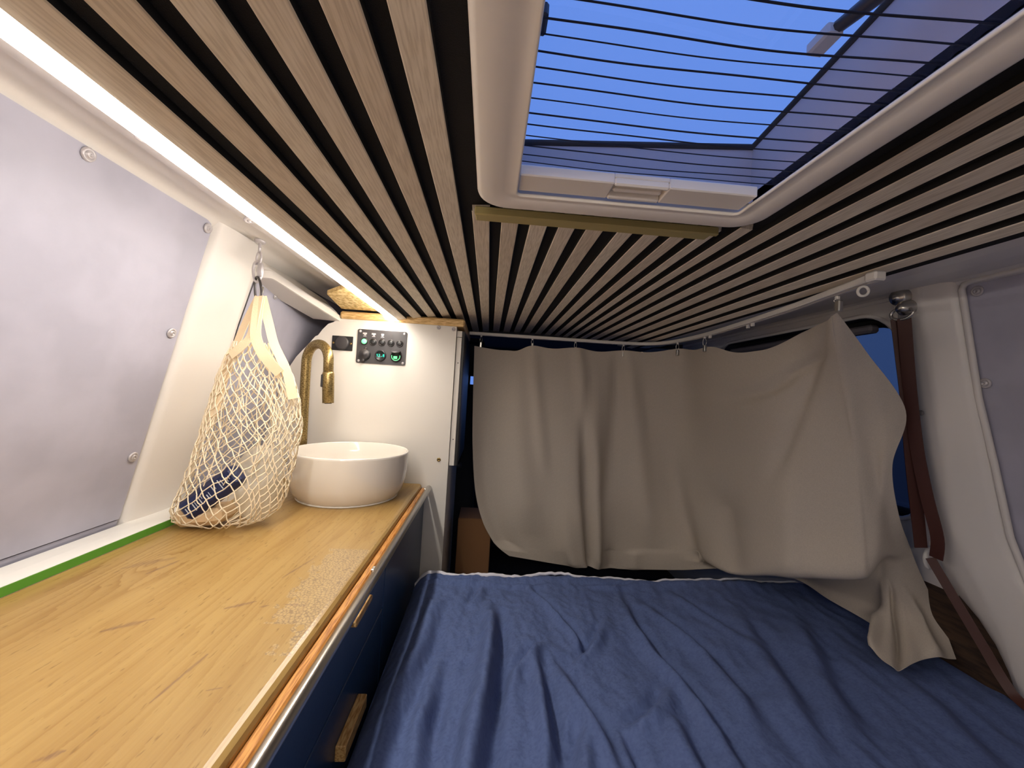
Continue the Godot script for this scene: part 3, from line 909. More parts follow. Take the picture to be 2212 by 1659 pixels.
# ------------------------------------------------------------------ kitchen
func wood_image() -> ImageTexture:
	var w := 512
	var h := 1700
	var im := Image.create(w, h, false, Image.FORMAT_RGB8)
	var n1 := FastNoiseLite.new(); n1.seed = 31; n1.frequency = 1.0; n1.fractal_octaves = 3
	var n2 := FastNoiseLite.new(); n2.seed = 32; n2.frequency = 1.0; n2.fractal_octaves = 3
	var n3 := FastNoiseLite.new(); n3.seed = 33; n3.frequency = 1.0; n3.noise_type = FastNoiseLite.TYPE_CELLULAR
	n3.cellular_return_type = FastNoiseLite.RETURN_DISTANCE2_SUB; n3.fractal_type = FastNoiseLite.FRACTAL_NONE
	var knots := [[-0.611, -0.775, 1.5, 0.030, 0.085], [-0.585, -1.02, 2.2, 0.05, 0.16], [-0.40, -0.15, 1.2, 0.03, 0.12]]
	var base := Color(0.675, 0.55, 0.325)
	var dark := Color(0.545, 0.395, 0.18)
	var brown := Color(0.44, 0.32, 0.24)
	# dark resin streaks: ends and half width
	var marks := [[-0.508, -0.572, -0.466, -0.603, 0.007], [-0.346, -0.452, -0.340, -0.53, 0.0035], [-0.385, -0.634, -0.352, -0.656, 0.006], [-0.337, -0.640, -0.326, -0.646, 0.0035], [-0.305, -0.650, -0.270, -0.648, 0.004], [-0.352, -0.735, -0.330, -0.83, 0.003], [-0.640, -0.752, -0.590, -0.80, 0.014], [-0.585, -0.735, -0.572, -0.79, 0.006], [-0.262, -0.96, -0.258, -0.985, 0.003], [-0.30, -0.47, -0.285, -0.475, 0.002], [-0.39, -0.385, -0.375, -0.395, 0.006]]
	for j in h:
		var z := 0.30 - 1.80 * (j + 0.5) / h
		for i in w:
			var x := -0.73 + 0.53 * (i + 0.5) / w
			var ring := (x + 0.012 * n1.get_noise_2d(x * 9.0, z * 1.6)) * 9.0 + 0.5 * n1.get_noise_2d(x * 3.0 + 40.0, z * 0.7)
			for k in knots:
				var dx: float = (x - k[0]) / k[3]
				var dz: float = (z - k[1]) / k[4]
				ring += k[2] * exp(-sqrt(dx * dx + dz * dz) * 1.1) * 0.6
			var wide0 := n1.get_noise_2d(x * 5.0 + 3.0, z * 0.9)
			var f := ring * 5.0 + 0.9 * n1.get_noise_2d(x * 22.0, z * 0.8)
			var saw := f - floorf(f)
			var line := pow(saw, 3.0) * (0.75 + 0.5 * wide0)
			var streak := n2.get_noise_2d(x * 260.0, z * 7.0)
			var wide := n2.get_noise_2d(x * 14.0 + 9.0, z * 2.2)
			var c := base.lerp(dark, clampf(line * (0.38 + 0.5 * clampf((-0.42 - x) * 5.0, 0.0, 1.0) * clampf((-0.45 - z) * 3.0, 0.0, 1.0)) + 0.17 * streak + 0.28 * wide + 0.10, 0.0, 1.0))
			var fl := n2.get_noise_2d(x * 150.0 + 70.0, z * 26.0)      # short dark flecks
			if fl > 0.46:
				c = c.lerp(dark.darkened(0.2), minf(1.0, (fl - 0.46) * 5.0) * 0.55)
			for m in marks:
				if absf(z - (m[1] + m[3]) / 2.0) > 0.09:
					continue
				var ax: float = m[2] - m[0]
				var az: float = m[3] - m[1]
				var t := clampf(((x - m[0]) * ax + (z - m[1]) * az) / (ax * ax + az * az), 0.0, 1.0)
				var d := Vector2(x - m[0] - ax * t, z - m[1] - az * t).length()
				var hw: float = m[4] * (0.25 + 0.75 * sin(PI * clampf(t, 0.05, 0.95))) * (1.0 + 0.9 * n1.get_noise_2d(x * 60.0, z * 25.0))
				if d < hw:
					c = c.lerp(brown, (0.36 if m[4] > 0.01 else 0.62) * minf(1.0, (hw - d) / hw * 1.5) * (0.8 + 0.5 * streak))
			# crazed varnish along the front edge
			if z > -0.87 and z < -0.53 and x > -0.345:
				var along := (z + 0.53) / -0.34
				var lim := lerpf(-0.300, -0.318, along) + 0.03 * n1.get_noise_2d(x * 40.0, z * 30.0) + (0.05 if along < 0.2 else 0.0)
				if x > lim and x < -0.236 + 0.0 * z:
					var cell := n3.get_noise_2d(x * 190.0, z * 150.0) + 1.0
					c = c.lerp(Color(0.80, 0.72, 0.58), 0.35)
					if cell < 0.17:
						c = c.lerp(Color(0.46, 0.37, 0.28), 0.55)
			im.set_pixel(i, j, c)
	return ImageTexture.create_from_image(im)

func build_kitchen() -> void:
	# carcass with drawers below, continuous worktop above
	var k := thing("kitchen_cabinet", V(-0.46, -1.15, -0.55), "dark blue kitchen cabinet with small wooden pulls under the worktop", "cabinet")
	obj("carcass", bx(V(-0.78, -1.15, -1.475), V(-0.232, -0.404, 0.60), 0.002), mats.blue_front, k)
	var fronts := [[-0.398, -0.512, -0.300, -0.926], [-0.516, -0.80, -0.300, -0.926], [-0.398, -0.80, -0.930, -1.472], [-0.398, -0.80, 0.58, -0.296], [-0.804, -1.13, 0.58, -1.472]]
	for i in fronts.size():
		var f: Array = fronts[i]
		var d := obj("drawer_front" if i < 2 else "front_panel", bx(V(-0.2315, f[1], f[3]), V(-0.2135, f[0], f[2]), 0.0015), mats.blue_front, k)
		if i == 0:
			obj("pull", bx(V(-0.2135, -0.412, -0.768), V(-0.197, -0.402, -0.678), 0.0015), mats.handle_wood, d)
		if i == 1:
			obj("pull", bx(V(-0.2135, -0.618, -0.772), V(-0.196, -0.592, -0.660), 0.0015), mats.handle_wood, d)
	var w := thing("worktop", V(-0.475, -0.40, -0.55), "varnished pine worktop with knots and crazed patch along its edge", "worktop")
	var prof := [Vector2(-0.735, -0.400), Vector2(-0.735, -0.360), Vector2(-0.240, -0.360), Vector2(-0.2335, -0.3612), Vector2(-0.2285, -0.3645), Vector2(-0.2265, -0.370), Vector2(-0.2265, -0.400)]
	var st := mb()
	var z0 := 0.60
	var z1 := -1.475
	var uv := func(p: Vector2, z: float) -> Vector2: return Vector2((p.x + 0.73) / 0.53 + (0.0 if p.y > -0.375 else 0.03), (0.30 - z) / 1.80)
	for i in prof.size():
		var a: Vector2 = prof[i]
		var b: Vector2 = prof[(i + 1) % prof.size()]
		var q := [[a, z0], [b, z0], [b, z1], [a, z0], [b, z1], [a, z1]]
		for e in q:
			st.set_uv(uv.call(e[0], e[1]))
			st.add_vertex(V(e[0].x, e[0].y, e[1]))
	for z in [z0, z1]:
		for i in range(1, prof.size() - 1):
			var tr := [prof[0], prof[i], prof[i + 1]] if z == z1 else [prof[0], prof[i + 1], prof[i]]
			for e in tr:
				st.set_uv(uv.call(e, z))
				st.add_vertex(V(e.x, e.y, z))
	var pm := mat("pine_top", Color(1, 1, 1), 0.38)
	pm.albedo_texture = wood_image()
	pm.clearcoat_enabled = true
	pm.clearcoat = 0.15
	pm.clearcoat_roughness = 0.12
	obj("board", done(st), pm, w)
	var ed := mb()
	cbox(ed, V(-0.2185, -0.385, -0.4375), Vector3(0.016, 0.024, 2.07), 0.003)
	obj("edge_strip", done(ed), mats.edge_pine, w)
	var rl := mb(true)
	var pts := [V(-0.198, -0.372, 0.60), V(-0.198, -0.372, -1.468)]
	tube(rl, pts, 0.0095, 16)
	var rail := thing("edge_rail", V(-0.198, -0.38, -0.45), "brushed steel tube along the front edge of the worktop", "rail")
	obj("bar", done(rl), mats.steel, rail)
	for z in [-1.44, -0.80, -0.10]:
		obj("bracket", bx(V(-0.2105, -0.378, z - 0.008), V(-0.203, -0.366, z + 0.008), 0.001), mats.steel, rail)
	# upstand at the wall with green masking tape on its face
	var up := [Vector2(-0.722, -0.360), Vector2(-0.722, -0.3425), Vector2(-0.730, -0.3415), Vector2(-0.7305, -0.3435), Vector2(-0.742, -0.3425), Vector2(-0.7425, -0.3445), Vector2(-0.760, -0.3435), Vector2(-0.795, -0.3435), Vector2(-0.795, -0.360)]
	st = mb()
	prism(st, up, V(0, 0, 0.60), Vector3(1, 0, 0), Vector3(0, 1, 0), Vector3(0, 0, -2.075))
	var us := obj("upstand", done(st), mats.white_plastic)
	tag(us, "stepped white plastic strip between worktop and grey wall panel", "strip")
	var tp := obj("masking_tape", bx(V(-0.7218, -0.3585, -1.00), V(-0.7208, -0.3430, 0.58), 0.0002), mats.green_tape)
	tag(tp, "green masking tape along the white strip behind the worktop", "tape")

func build_basin_and_tap() -> void:
	var c := V(-0.430, -0.360, -1.292)
	var b := thing("wash_basin", c, "round white ceramic vessel basin standing on the pine worktop", "basin")
	var st := mb(true)
	var R := 0.180
	lathe(st, [Vector2(0.0, 0.004), Vector2(0.140, 0.004), Vector2(0.150, 0.002), Vector2(0.1555, 0.010), Vector2(0.166, 0.026), Vector2(0.1735, 0.050), Vector2(0.1785, 0.090), Vector2(R, 0.138), Vector2(R, 0.1435), Vector2(R - 0.002, 0.1458), Vector2(R - 0.0045, 0.1458), Vector2(R - 0.0065, 0.1435), Vector2(R - 0.009, 0.10), Vector2(R - 0.016, 0.055), Vector2(R - 0.035, 0.026), Vector2(0.09, 0.016), Vector2(0.03, 0.013), Vector2(0.0, 0.013)], c, 72)
	obj("bowl", done(st), mats.ceramic, b)
	st = mb(true)
	lathe(st, [Vector2(0.030, 0.014), Vector2(0.030, 0.017), Vector2(0.026, 0.019), Vector2(0.0, 0.0195)], c, 28)
	obj("drain_plug", done(st), mats.steel, b)
	st = mb(true)
	var sl := []
	for k in 33:
		var t := TAU * k / 32.0
		sl.append(c + Vector3(cos(t) * 0.150, 0.003, sin(t) * 0.150))
	tube(st, sl, 0.0032, 8, false, true)
	obj("sealant", done(st), mats.white_plastic, b)
	# tap
	var f := thing("kitchen_tap", V(-0.635, -0.360, -1.400), "tarnished brass gooseneck tap with pull-down spray head over the basin", "tap")
	st = mb(true)
	lathe(st, [Vector2(0.0, 0.0), Vector2(0.026, 0.0), Vector2(0.026, 0.006), Vector2(0.022, 0.010), Vector2(0.0, 0.010)], V(-0.635, -0.360, -1.400), 24)
	obj("base", done(st), mats.brass, f)
	var dir := Vector3(0.106, 0, 0.075)
	var p0 := V(-0.633, 0, -1.400)
	var path := []
	for y in [-0.355, -0.2, -0.1, 0.0]:
		path.append(Vector3(p0.x - 0.008 * (y + 0.355) / 0.4, y + LENS, p0.z))
	for k in 17:
		var t := PI * k / 16.0
		path.append(Vector3(p0.x - 0.008, 0.066 + LENS, p0.z) + dir * 0.5 * (1.0 - cos(t)) + Vector3(0, 0.060 * sin(t), 0))
	path.append(Vector3(p0.x - 0.008, 0.030 + LENS, p0.z) + dir * 1.02)
	st = mb(true)
	tube(st, path, 0.0158, 18)
	obj("spout", done(st), mats.brass, f)
	var h0: Vector3 = path[-1]
	var h1 := h0 + Vector3(0.008, -0.100, 0.004)
	st = mb(true)
	tube(st, [h0 + Vector3(0, 0.002, 0), h0.lerp(h1, 0.05), h1, h1 + (h1 - h0).normalized() * 0.001], [0.0165, 0.0185, 0.0178, 0.016], 20)
	var head := obj("spray_head", done(st), mats.brass, f)
	st = mb()
	cbox(st, h0.lerp(h1, 0.28) + Vector3(-0.0165, 0, 0.009), Vector3(0.007, 0.042, 0.012), 0.002, Basis(Vector3(0, 1, 0), 0.5))
	obj("button", done(st), mats.dark_metal, head)
	st = mb(true)
	tube(st, [h1, h1 + (h1 - h0).normalized() * 0.003], 0.011, 16)
	obj("nozzle", done(st), mats.panel_plastic, head)
	st = mb(true)
	tube(st, [V(-0.635, -0.29, -1.400), V(-0.650, -0.288, -1.395), V(-0.690, -0.275, -1.385)], [0.008, 0.007, 0.005], 10)
	obj("lever", done(st), mats.brass, f)

# ------------------------------------------------------------------ tower cabinet with switches
func build_tower() -> void:
	var t := thing("tower_cabinet", V(-0.40, -1.15, -1.70), "tall white cabinet with wooden top at the end of the worktop", "cabinet")
	var st := mb()
	var poly := [Vector2(-0.900, -1.15), Vector2(-0.848, -0.40), Vector2(-0.752, 0.02), Vector2(-0.715, 0.085), Vector2(-0.672, 0.138), Vector2(-0.652, 0.165), Vector2(-0.642, 0.170), Vector2(-0.628, 0.192), Vector2(-0.608, 0.215), Vector2(-0.590, 0.222), Vector2(-0.572, 0.237), Vector2(-0.134, 0.237), Vector2(-0.134, -1.15)]
	prism(st, poly, V(0, 0, -1.480), Vector3(1, 0, 0), Vector3(0, 1, 0), Vector3(0, 0, -0.46))
	obj("body", done(st), mats.laminate, t)
	st = mb()
	cbox(st, V(-0.335, 0.2515, -1.700), Vector3(0.462, 0.028, 0.455), 0.006)
	obj("top_board", done(st), mats.pine_edge, t)
	st = mb()
	cbox(st, V(-0.1225, -0.046, -1.710), Vector3(0.020, 0.488, 0.445), 0.0015)
	var door := obj("door", done(st), mats.laminate, t)
	obj("door_rail", bx(V(-0.1325, 0.1995, -1.93), V(-0.1125, 0.2225, -1.488), 0.001), mats.laminate, t)
	obj("door_face", bx(V(-0.1124, -0.290, -1.93), V(-0.1024, 0.222, -1.490), 0.001), mats.black_plastic, door)
	for p in [[-0.202, 0.2365 - 0.008], [-0.146, 0.226], [-0.170, -0.268]]:
		var s := mb(true)
		lathe(s, [Vector2(0.0075, 0.0), Vector2(0.0075, 0.0015), Vector2(0.006, 0.003), Vector2(0.003, 0.003), Vector2(0.0028, 0.0012), Vector2(0.0, 0.0012)], V(p[0], p[1], -1.480), 16, Basis(Vector3(1, 0, 0), PI / 2))
		obj("cap_screw", done(s), mats.bolt if p[1] > 0 else mats.brass, t)
	for p in [0.10, -0.19]:
		var s := mb(true)
		lathe(s, [Vector2(0.0022, 0.0), Vector2(0.0018, 0.0006), Vector2(0.0, 0.0008)], V(-0.122, p, -1.4875), 8, Basis(Vector3(1, 0, 0), PI / 2))
		obj("pin", done(s), mats.dark_metal, t)
	# single socket
	var so := thing("power_socket", V(-0.552, 0.145, -1.480), "small black round socket plate left of the switch panel", "socket")
	var face := Basis(Vector3(1, 0, 0), PI / 2)
	obj("plate", bx(V(-0.590, 0.1185, -1.4798), V(-0.5135, 0.1725, -1.4765), 0.002), mats.black_plastic, so)
	st = mb(true)
	lathe(st, [Vector2(0.0255, 0.0), Vector2(0.0255, 0.004), Vector2(0.0225, 0.009), Vector2(0.020, 0.0095), Vector2(0.0, 0.010)], V(-0.5518, 0.1455, -1.4766), 28, face)
	obj("cap", done(st), mats.panel_plastic, so)
	for x in [-0.584, -0.5205]:
		st = mb(true)
		lathe(st, [Vector2(0.0042, 0.0), Vector2(0.0036, 0.0014), Vector2(0.0, 0.0018)], V(x, 0.1455, -1.4766), 12, face)
		obj("screw", done(st), mats.brass, so)
	# switch panel
	var sp := thing("switch_panel", V(-0.4075, 0.14, -1.480), "black control panel with five switches and green lit gauge and port", "switch panel")
	st = mb()
	var rr := round_rect(0.0905, 0.0630, 0.006, 4)
	prism(st, rr, V(-0.4075, 0.1400, -1.4798), Vector3(1, 0, 0), Vector3(0, 1, 0), Vector3(0, 0, 0.0035))
	obj("plate", done(st), mats.panel_plastic, sp)
	var zf := -1.4762
	for p in [[-0.489, 0.195], [-0.326, 0.195], [-0.489, 0.085], [-0.326, 0.085]]:
		st = mb(true)
		lathe(st, [Vector2(0.0052, 0.0), Vector2(0.0046, 0.0015), Vector2(0.0, 0.002)], V(p[0], p[1], zf), 14, face)
		obj("screw", done(st), mats.bolt, sp)
	var lit := glow("green_lamp", Color(0.45, 1.0, 0.62), 1.1)
	var teal := glow("gauge_display", Color(0.15, 0.95, 0.75), 1.3)
	for k in 5:
		var x := -0.4715 + 0.0325 * k
		var sw := mb(true)
		lathe(sw, [Vector2(0.0128, 0.0), Vector2(0.0128, 0.003), Vector2(0.0112, 0.005), Vector2(0.0104, 0.005), Vector2(0.0100, 0.0035), Vector2(0.0, 0.0035)], V(x, 0.1575, zf), 24, face)
		var s := obj("switch", done(sw), mats.dark_metal, sp)
		var bt := mb(true)
		lathe(bt, [Vector2(0.0096, 0.0034), Vector2(0.0092, 0.0052), Vector2(0.006, 0.0064), Vector2(0.0, 0.0068)], V(x, 0.1575, zf), 24, face)
		obj("button_lamp" if k == 0 else "button", done(bt), lit if k == 0 else mats.black_plastic, s)
		if k < 4:                                                # white pictogram above the switch
			var ic := mb()
			cbox(ic, V(x, 0.1875, zf + 0.0002), Vector3(0.015 if k < 2 else 0.010, 0.006, 0.0006), 0.0001)
			cbox(ic, V(x + (0.001 if k < 2 else 0.0), 0.1825, zf + 0.0002), Vector3(0.007, 0.004, 0.0006), 0.0001)
			cbox(ic, V(x, 0.1775, zf + 0.0002), Vector3(0.012, 0.0022, 0.0006), 0.0001)
			obj("pictogram", done(ic), mats.bolt if k < 3 else mats.dark_metal, sp)
	for k in 3:
		var x: float = [-0.4655, -0.4090, -0.3520][k]
		var y := 0.1085
		var g := mb(true)
		lathe(g, [Vector2(0.0205, 0.0), Vector2(0.0205, 0.004), Vector2(0.0185, 0.0065), Vector2(0.0165, 0.0065), Vector2(0.0155, 0.003), Vector2(0.0, 0.003)], V(x, y, zf), 32, face)
		var o := obj(["lighter_socket", "volt_gauge", "charging_port"][k], done(g), mats.black_plastic, sp)
		if k == 0:
			var cap := mb(true)
			lathe(cap, [Vector2(0.019, 0.0066), Vector2(0.019, 0.010), Vector2(0.016, 0.013), Vector2(0.0095, 0.013), Vector2(0.009, 0.0145), Vector2(0.0, 0.0145)], V(x - 0.001, y + 0.001, zf), 28, face)
			cbox(cap, V(x - 0.004, y - 0.021, zf + 0.009), Vector3(0.011, 0.012, 0.004), 0.0015)
			cbox(cap, V(x + 0.001, y + 0.022, zf + 0.007), Vector3(0.010, 0.010, 0.003), 0.0015)
			obj("cap", done(cap), mats.panel_plastic, o)
		if k == 1:
			var tm := TextMesh.new()
			var fo := SystemFont.new()
			fo.font_names = PackedStringArray(["Droid Sans Mono"])
			fo.font_weight = 700
			tm.font = fo
			tm.text = "12.8"
			tm.font_size = 16
			tm.pixel_size = 0.0008
			tm.depth = 0.0008
			tm.material = teal
			var d := MeshInstance3D.new()
			d.mesh = tm
			d.name = "display_digits"
			o.add_child(d, true)
			d.position = V(x, y, zf + 0.0038) - world_of(o)
		if k == 2:
			var lt := mb(true)
			var ring := []
			for q in 25:
				var a := PI * 0.92 + 1.16 * PI * q / 24.0
				ring.append(V(x + cos(a) * 0.0150, y + sin(a) * 0.0150, zf + 0.0055))
			tube(lt, ring, 0.0011, 6)
			cbox(lt, V(x - 0.002, y - 0.004, zf + 0.0035), Vector3(0.014, 0.010, 0.001), 0.0004)
			obj("port_lamp", done(lt), lit, o)
			var lid := mb(true)
			lathe(lid, [Vector2(0.0, -0.0015), Vector2(0.017, -0.0015), Vector2(0.0185, 0.0), Vector2(0.017, 0.0015), Vector2(0.0, 0.0018)], V(x, y + 0.018, zf + 0.013), 24, Basis(Vector3(1, 0, 0), 0.35))
			obj("lid", done(lid), mats.panel_plastic, o)

# ------------------------------------------------------------------ string bag on its hook
func bag_ring(y: float) -> Array:                      # [x left, x right, z centre, half depth]
	var tab := [[0.17, -0.606, -0.570, -1.008, 0.012], [0.10, -0.632, -0.545, -1.004, 0.028], [0.02, -0.660, -0.493, -1.000, 0.042], [-0.05, -0.672, -0.466, -0.998, 0.052], [-0.10, -0.683, -0.458, -0.997, 0.060], [-0.143, -0.690, -0.457, -0.996, 0.066], [-0.215, -0.702, -0.470, -0.994, 0.076], [-0.27, -0.716, -0.480, -0.992, 0.082], [-0.312, -0.728, -0.492, -0.990, 0.084], [-0.340, -0.728, -0.515, -0.988, 0.072], [-0.354, -0.700, -0.545, -0.986, 0.050], [-0.357, -0.64, -0.60, -0.985, 0.015]]
	for i in tab.size() - 1:
		if y <= tab[i][0] and y >= tab[i + 1][0]:
			var t: float = (tab[i][0] - y) / (tab[i][0] - tab[i + 1][0])
			return [lerpf(tab[i][1], tab[i + 1][1], t), lerpf(tab[i][2], tab[i + 1][2], t), lerpf(tab[i][3], tab[i + 1][3], t), lerpf(tab[i][4], tab[i + 1][4], t)]
	return [tab[-1][1], tab[-1][2], tab[-1][3], tab[-1][4]]

func bag_point(y: float, a: float, puff := 0.0) -> Vector3:
	var r := bag_ring(y)
	var cx: float = (r[0] + r[1]) / 2.0
	var rx: float = (r[1] - r[0]) / 2.0 + puff
	var rz: float = r[3] + puff
	return V(cx + rx * cos(a), y, r[2] + rz * sin(a))

func ribbon(st: SurfaceTool, pts: Array, wide: float, across: Array, thick := 0.0014) -> void:
	var rows := []
	for i in pts.size():
		var d: Vector3 = (pts[mini(i + 1, pts.size() - 1)] - pts[maxi(i - 1, 0)]).normalized()
		var s: Vector3 = across[mini(i, across.size() - 1)]
		s = (s - d * s.dot(d)).normalized() * wide / 2.0
		rows.append([pts[i] - s, pts[i], pts[i] + s])
	sheet(st, rows, thick)

func build_bag() -> void:
	# hook screwed into the roof rail, with a swivel snap
	var hk := thing("snap_hook", V(-0.602, 0.255, -1.020), "white metal snap hook under the roof rail holding the string bag", "hook")
	var st := mb(true)
	lathe(st, [Vector2(0.0, -0.004), Vector2(0.010, -0.003), Vector2(0.013, 0.0), Vector2(0.013, 0.004)], V(-0.602, 0.344, -1.02), 18)
	tube(st, [V(-0.602, 0.345, -1.02), V(-0.602, 0.318, -1.02)], 0.0035, 8)
	obj("eye_bolt", done(st), mats.bolt, hk)
	st = mb(true)
	var lp := []
	for k in 25:
		var a := TAU * k / 24.0
		lp.append(V(-0.602 + 0.009 * cos(a), 0.302 + 0.016 * sin(a), -1.02 + 0.006 * cos(a)))
	tube(st, lp, 0.0028, 8, false, true)
	obj("ring", done(st), mats.bolt, hk)
	st = mb(true)
	lp = []
	for k in 25:
		var a := TAU * k / 24.0
		lp.append(V(-0.602 + 0.011 * cos(a) * (1.0 + 0.2 * sin(a)), 0.268 + 0.027 * sin(a), -1.019))
	tube(st, lp, 0.0035, 8, false, true)
	cbox(st, V(-0.595, 0.272, -1.016), Vector3(0.012, 0.034, 0.006), 0.002)
	obj("snap", done(st), mats.bolt, hk)
	# grey carabiner
	st = mb(true)
	lp = []
	for k in 29:
		var a := TAU * k / 28.0
		lp.append(V(-0.594 + 0.0125 * cos(a) - 0.006 * sin(a), 0.213 + 0.040 * sin(a), -1.015 + 0.008 * cos(a)))
	tube(st, lp, 0.0030, 8, false, true)
	var cr := thing("carabiner", V(-0.594, 0.172, -1.015), "slim grey carabiner joining the snap hook and the string bag", "carabiner")
	obj("loop", done(st), mats.dark_metal, cr)
	st = mb(true)
	tube(st, [V(-0.585, 0.20, -1.010), V(-0.583, 0.228, -1.010)], 0.0042, 8)
	obj("gate", done(st), mats.steel, cr)
	# the bag
	var bag := thing("string_bag", V(-0.60, -0.357, -0.99), "cream cotton string bag hanging over the worktop beside the basin", "bag")
	var rng := RandomNumberGenerator.new()
	rng.seed = 12
	# handles: four tapes gathered in the carabiner
	var tapes := [
		[V(-0.585, 0.201, -1.000), V(-0.610, 0.129, -0.995), V(-0.631, 0.036, -0.985), V(-0.638, -0.055, -0.965), V(-0.639, -0.098, -0.955)],
		[V(-0.581, 0.201, -0.995), V(-0.574, 0.139, -0.972), V(-0.573, 0.102, -0.962), V(-0.585, 0.075, -0.955), V(-0.613, 0.048, -0.955)],
		[V(-0.579, 0.201, -0.995), V(-0.568, 0.139, -0.970), V(-0.558, 0.093, -0.957), V(-0.531, 0.050, -0.950), V(-0.497, 0.013, -0.955)],
		[V(-0.576, 0.202, -1.000), V(-0.549, 0.133, -0.990), V(-0.527, 0.082, -0.980), V(-0.487, 0.021, -0.965), V(-0.462, -0.046, -0.955)]]
	var dc := mb(true)
	tube(dc, arc_pts([V(-0.607, 0.252, -1.020), V(-0.626, 0.180, -1.020), V(-0.644, 0.108, -1.020), V(-0.655, 0.025, -1.015)], 6), 0.0016, 6)
	obj("drawcord", done(dc), mats.dark_metal, bag)
	for i in 4:
		var pts := arc_pts(tapes[i], 7)
		var tp := mb(true)
		var ac := []
		for k in pts.size():
			ac.append([Vector3(0.95, 0, 0.3), Vector3(1, 0.2, 0.2), Vector3(1, 0.1, -0.1), Vector3(0.9, 0.1, -0.3)][i])
		ribbon(tp, pts, [0.022, 0.024, 0.024, 0.020][i], ac, 0.0018)
		obj("handle_tape", done(tp), mats.cotton_tape, bag)
	# net: zigzag cords that meet in knots
	var around := 30
	var levels := 27
	var node := []
	for j in levels + 1:
		var t := float(j) / levels
		var y := lerpf(0.085, -0.3565, pow(t, 0.95))
		var r := []
		for i in around:
			var a := TAU * (i + 0.5 * (j % 2)) / around
			a += 0.10 * sin(a * 3.0 + 1.0) + 0.05 * sin(7.0 * a + j)
			var jit := 0.0022 if j > 0 else 0.0
			var p := bag_point(clampf(y + rng.randf_range(-1, 1) * 0.004 * signf(j), -0.357, 0.085), a, rng.randf_range(-1, 1) * jit - 0.002 + 0.004 * sin(5.0 * a + t * 2.0) * t)
			p.y = maxf(p.y, -0.3575 + LENS)
			r.append(p)
		node.append(r)
	var net := mb(true)
	for j in levels:
		for i in around:
			for side in 2:
				var i2 := (i + (side if j % 2 == 1 else side - 1) + around) % around
				var a: Vector3 = node[j][i]
				var b: Vector3 = node[j + 1][i2]
				var m := (a + b) / 2.0 + Vector3(rng.randf_range(-1, 1), -0.8, rng.randf_range(-1, 1)) * 0.0016
				m.y = maxf(m.y, -0.3575 + LENS)
				tube(net, [a, m, b], 0.00135, 5, false)
	var nt := obj("net", done(net), mats.string, bag)
	nt.set_meta("kind", "stuff")
	# slack folds of netting that hang inside the mouth
	var fold := mb(true)
	for k in 34:
		var a := rng.randf_range(0.1, PI - 0.1) if k < 24 else rng.randf_range(PI, TAU)
		var y0 := rng.randf_range(-0.05, 0.04)
		var y1 := y0 - rng.randf_range(0.10, 0.24)
		var q := []
		for s in 7:
			var t := s / 6.0
			q.append(bag_point(lerpf(y0, y1, t), a + 0.12 * sin(t * 5.0 + k), -0.006 + 0.004 * sin(t * 9.0 + k)))
		tube(fold, q, 0.0013, 5, false)
	var fo := obj("slack_cord", done(fold), mats.string, bag)
	fo.set_meta("kind", "stuff")
	# contents
	var ax := Vector3(0.115, 0.098, 0.0).normalized()
	var tb := Basis(ax, Vector3(-ax.y, ax.x, 0), Vector3(0, 0, 1))
	var pk := thing("snack_packet", V(-0.628, -0.285, -0.955), "navy blue packet with white print lying in the string bag", "packet")
	var c := V(-0.622, -0.272, -0.948)
	st = mb()
	cbox(st, c, Vector3(0.150, 0.052, 0.038), 0.010, tb)
	obj("wrapper", done(st), mats.pack_blue, pk)
	st = mb()
	for k in 7:
		var off := tb * Vector3(-0.058 + 0.0185 * k, rng.randf_range(-0.006, 0.006), 0.0192)
		cbox(st, c + off, Vector3(0.0022, 0.012 + 0.006 * (k % 3), 0.0006), 0.0001, tb)
		cbox(st, c + off + tb * Vector3(0.006, 0.002, 0), Vector3(0.0014, 0.009 + 0.004 * (k % 2), 0.0006), 0.0001, tb)
	obj("print", done(st), mats.print_white, pk)
	var jar := thing("paper_parcel", V(-0.655, -0.356, -0.975), "cream paper parcel at the bottom of the string bag", "parcel")
	st = mb()
	cbox(st, V(-0.652, -0.332, -0.975), Vector3(0.105, 0.040, 0.075), 0.012, Basis(Vector3(0, 0, 1), 0.12))
	obj("wrapping", done(st), mats.pack_cream, jar)
	var pb := thing("bread_roll_bag", V(-0.545, -0.350, -0.985), "pale translucent bag of food in the string bag near basin", "food bag")
	st = mb(true)
	var rows := []
	for i in 13:
		var t := PI * i / 12.0
		var r := []
		for k in 25:
			var a := TAU * k / 24.0
			var wob := 1.0 + 0.06 * sin(4.0 * a + i) + 0.05 * sin(3.0 * i + a)
			r.append(V(-0.548 + 0.055 * sin(t) * cos(a) * wob, -0.258 + 0.092 * cos(t), -0.995 + 0.048 * sin(t) * sin(a) * wob))
		rows.append(r)
	sheet(st, rows, 0.0)
	var fm := mat("film", Color(0.90, 0.87, 0.80, 0.38), 0.5)
	fm.transparency = BaseMaterial3D.TRANSPARENCY_ALPHA
	obj("film", done(st), fm, pb)

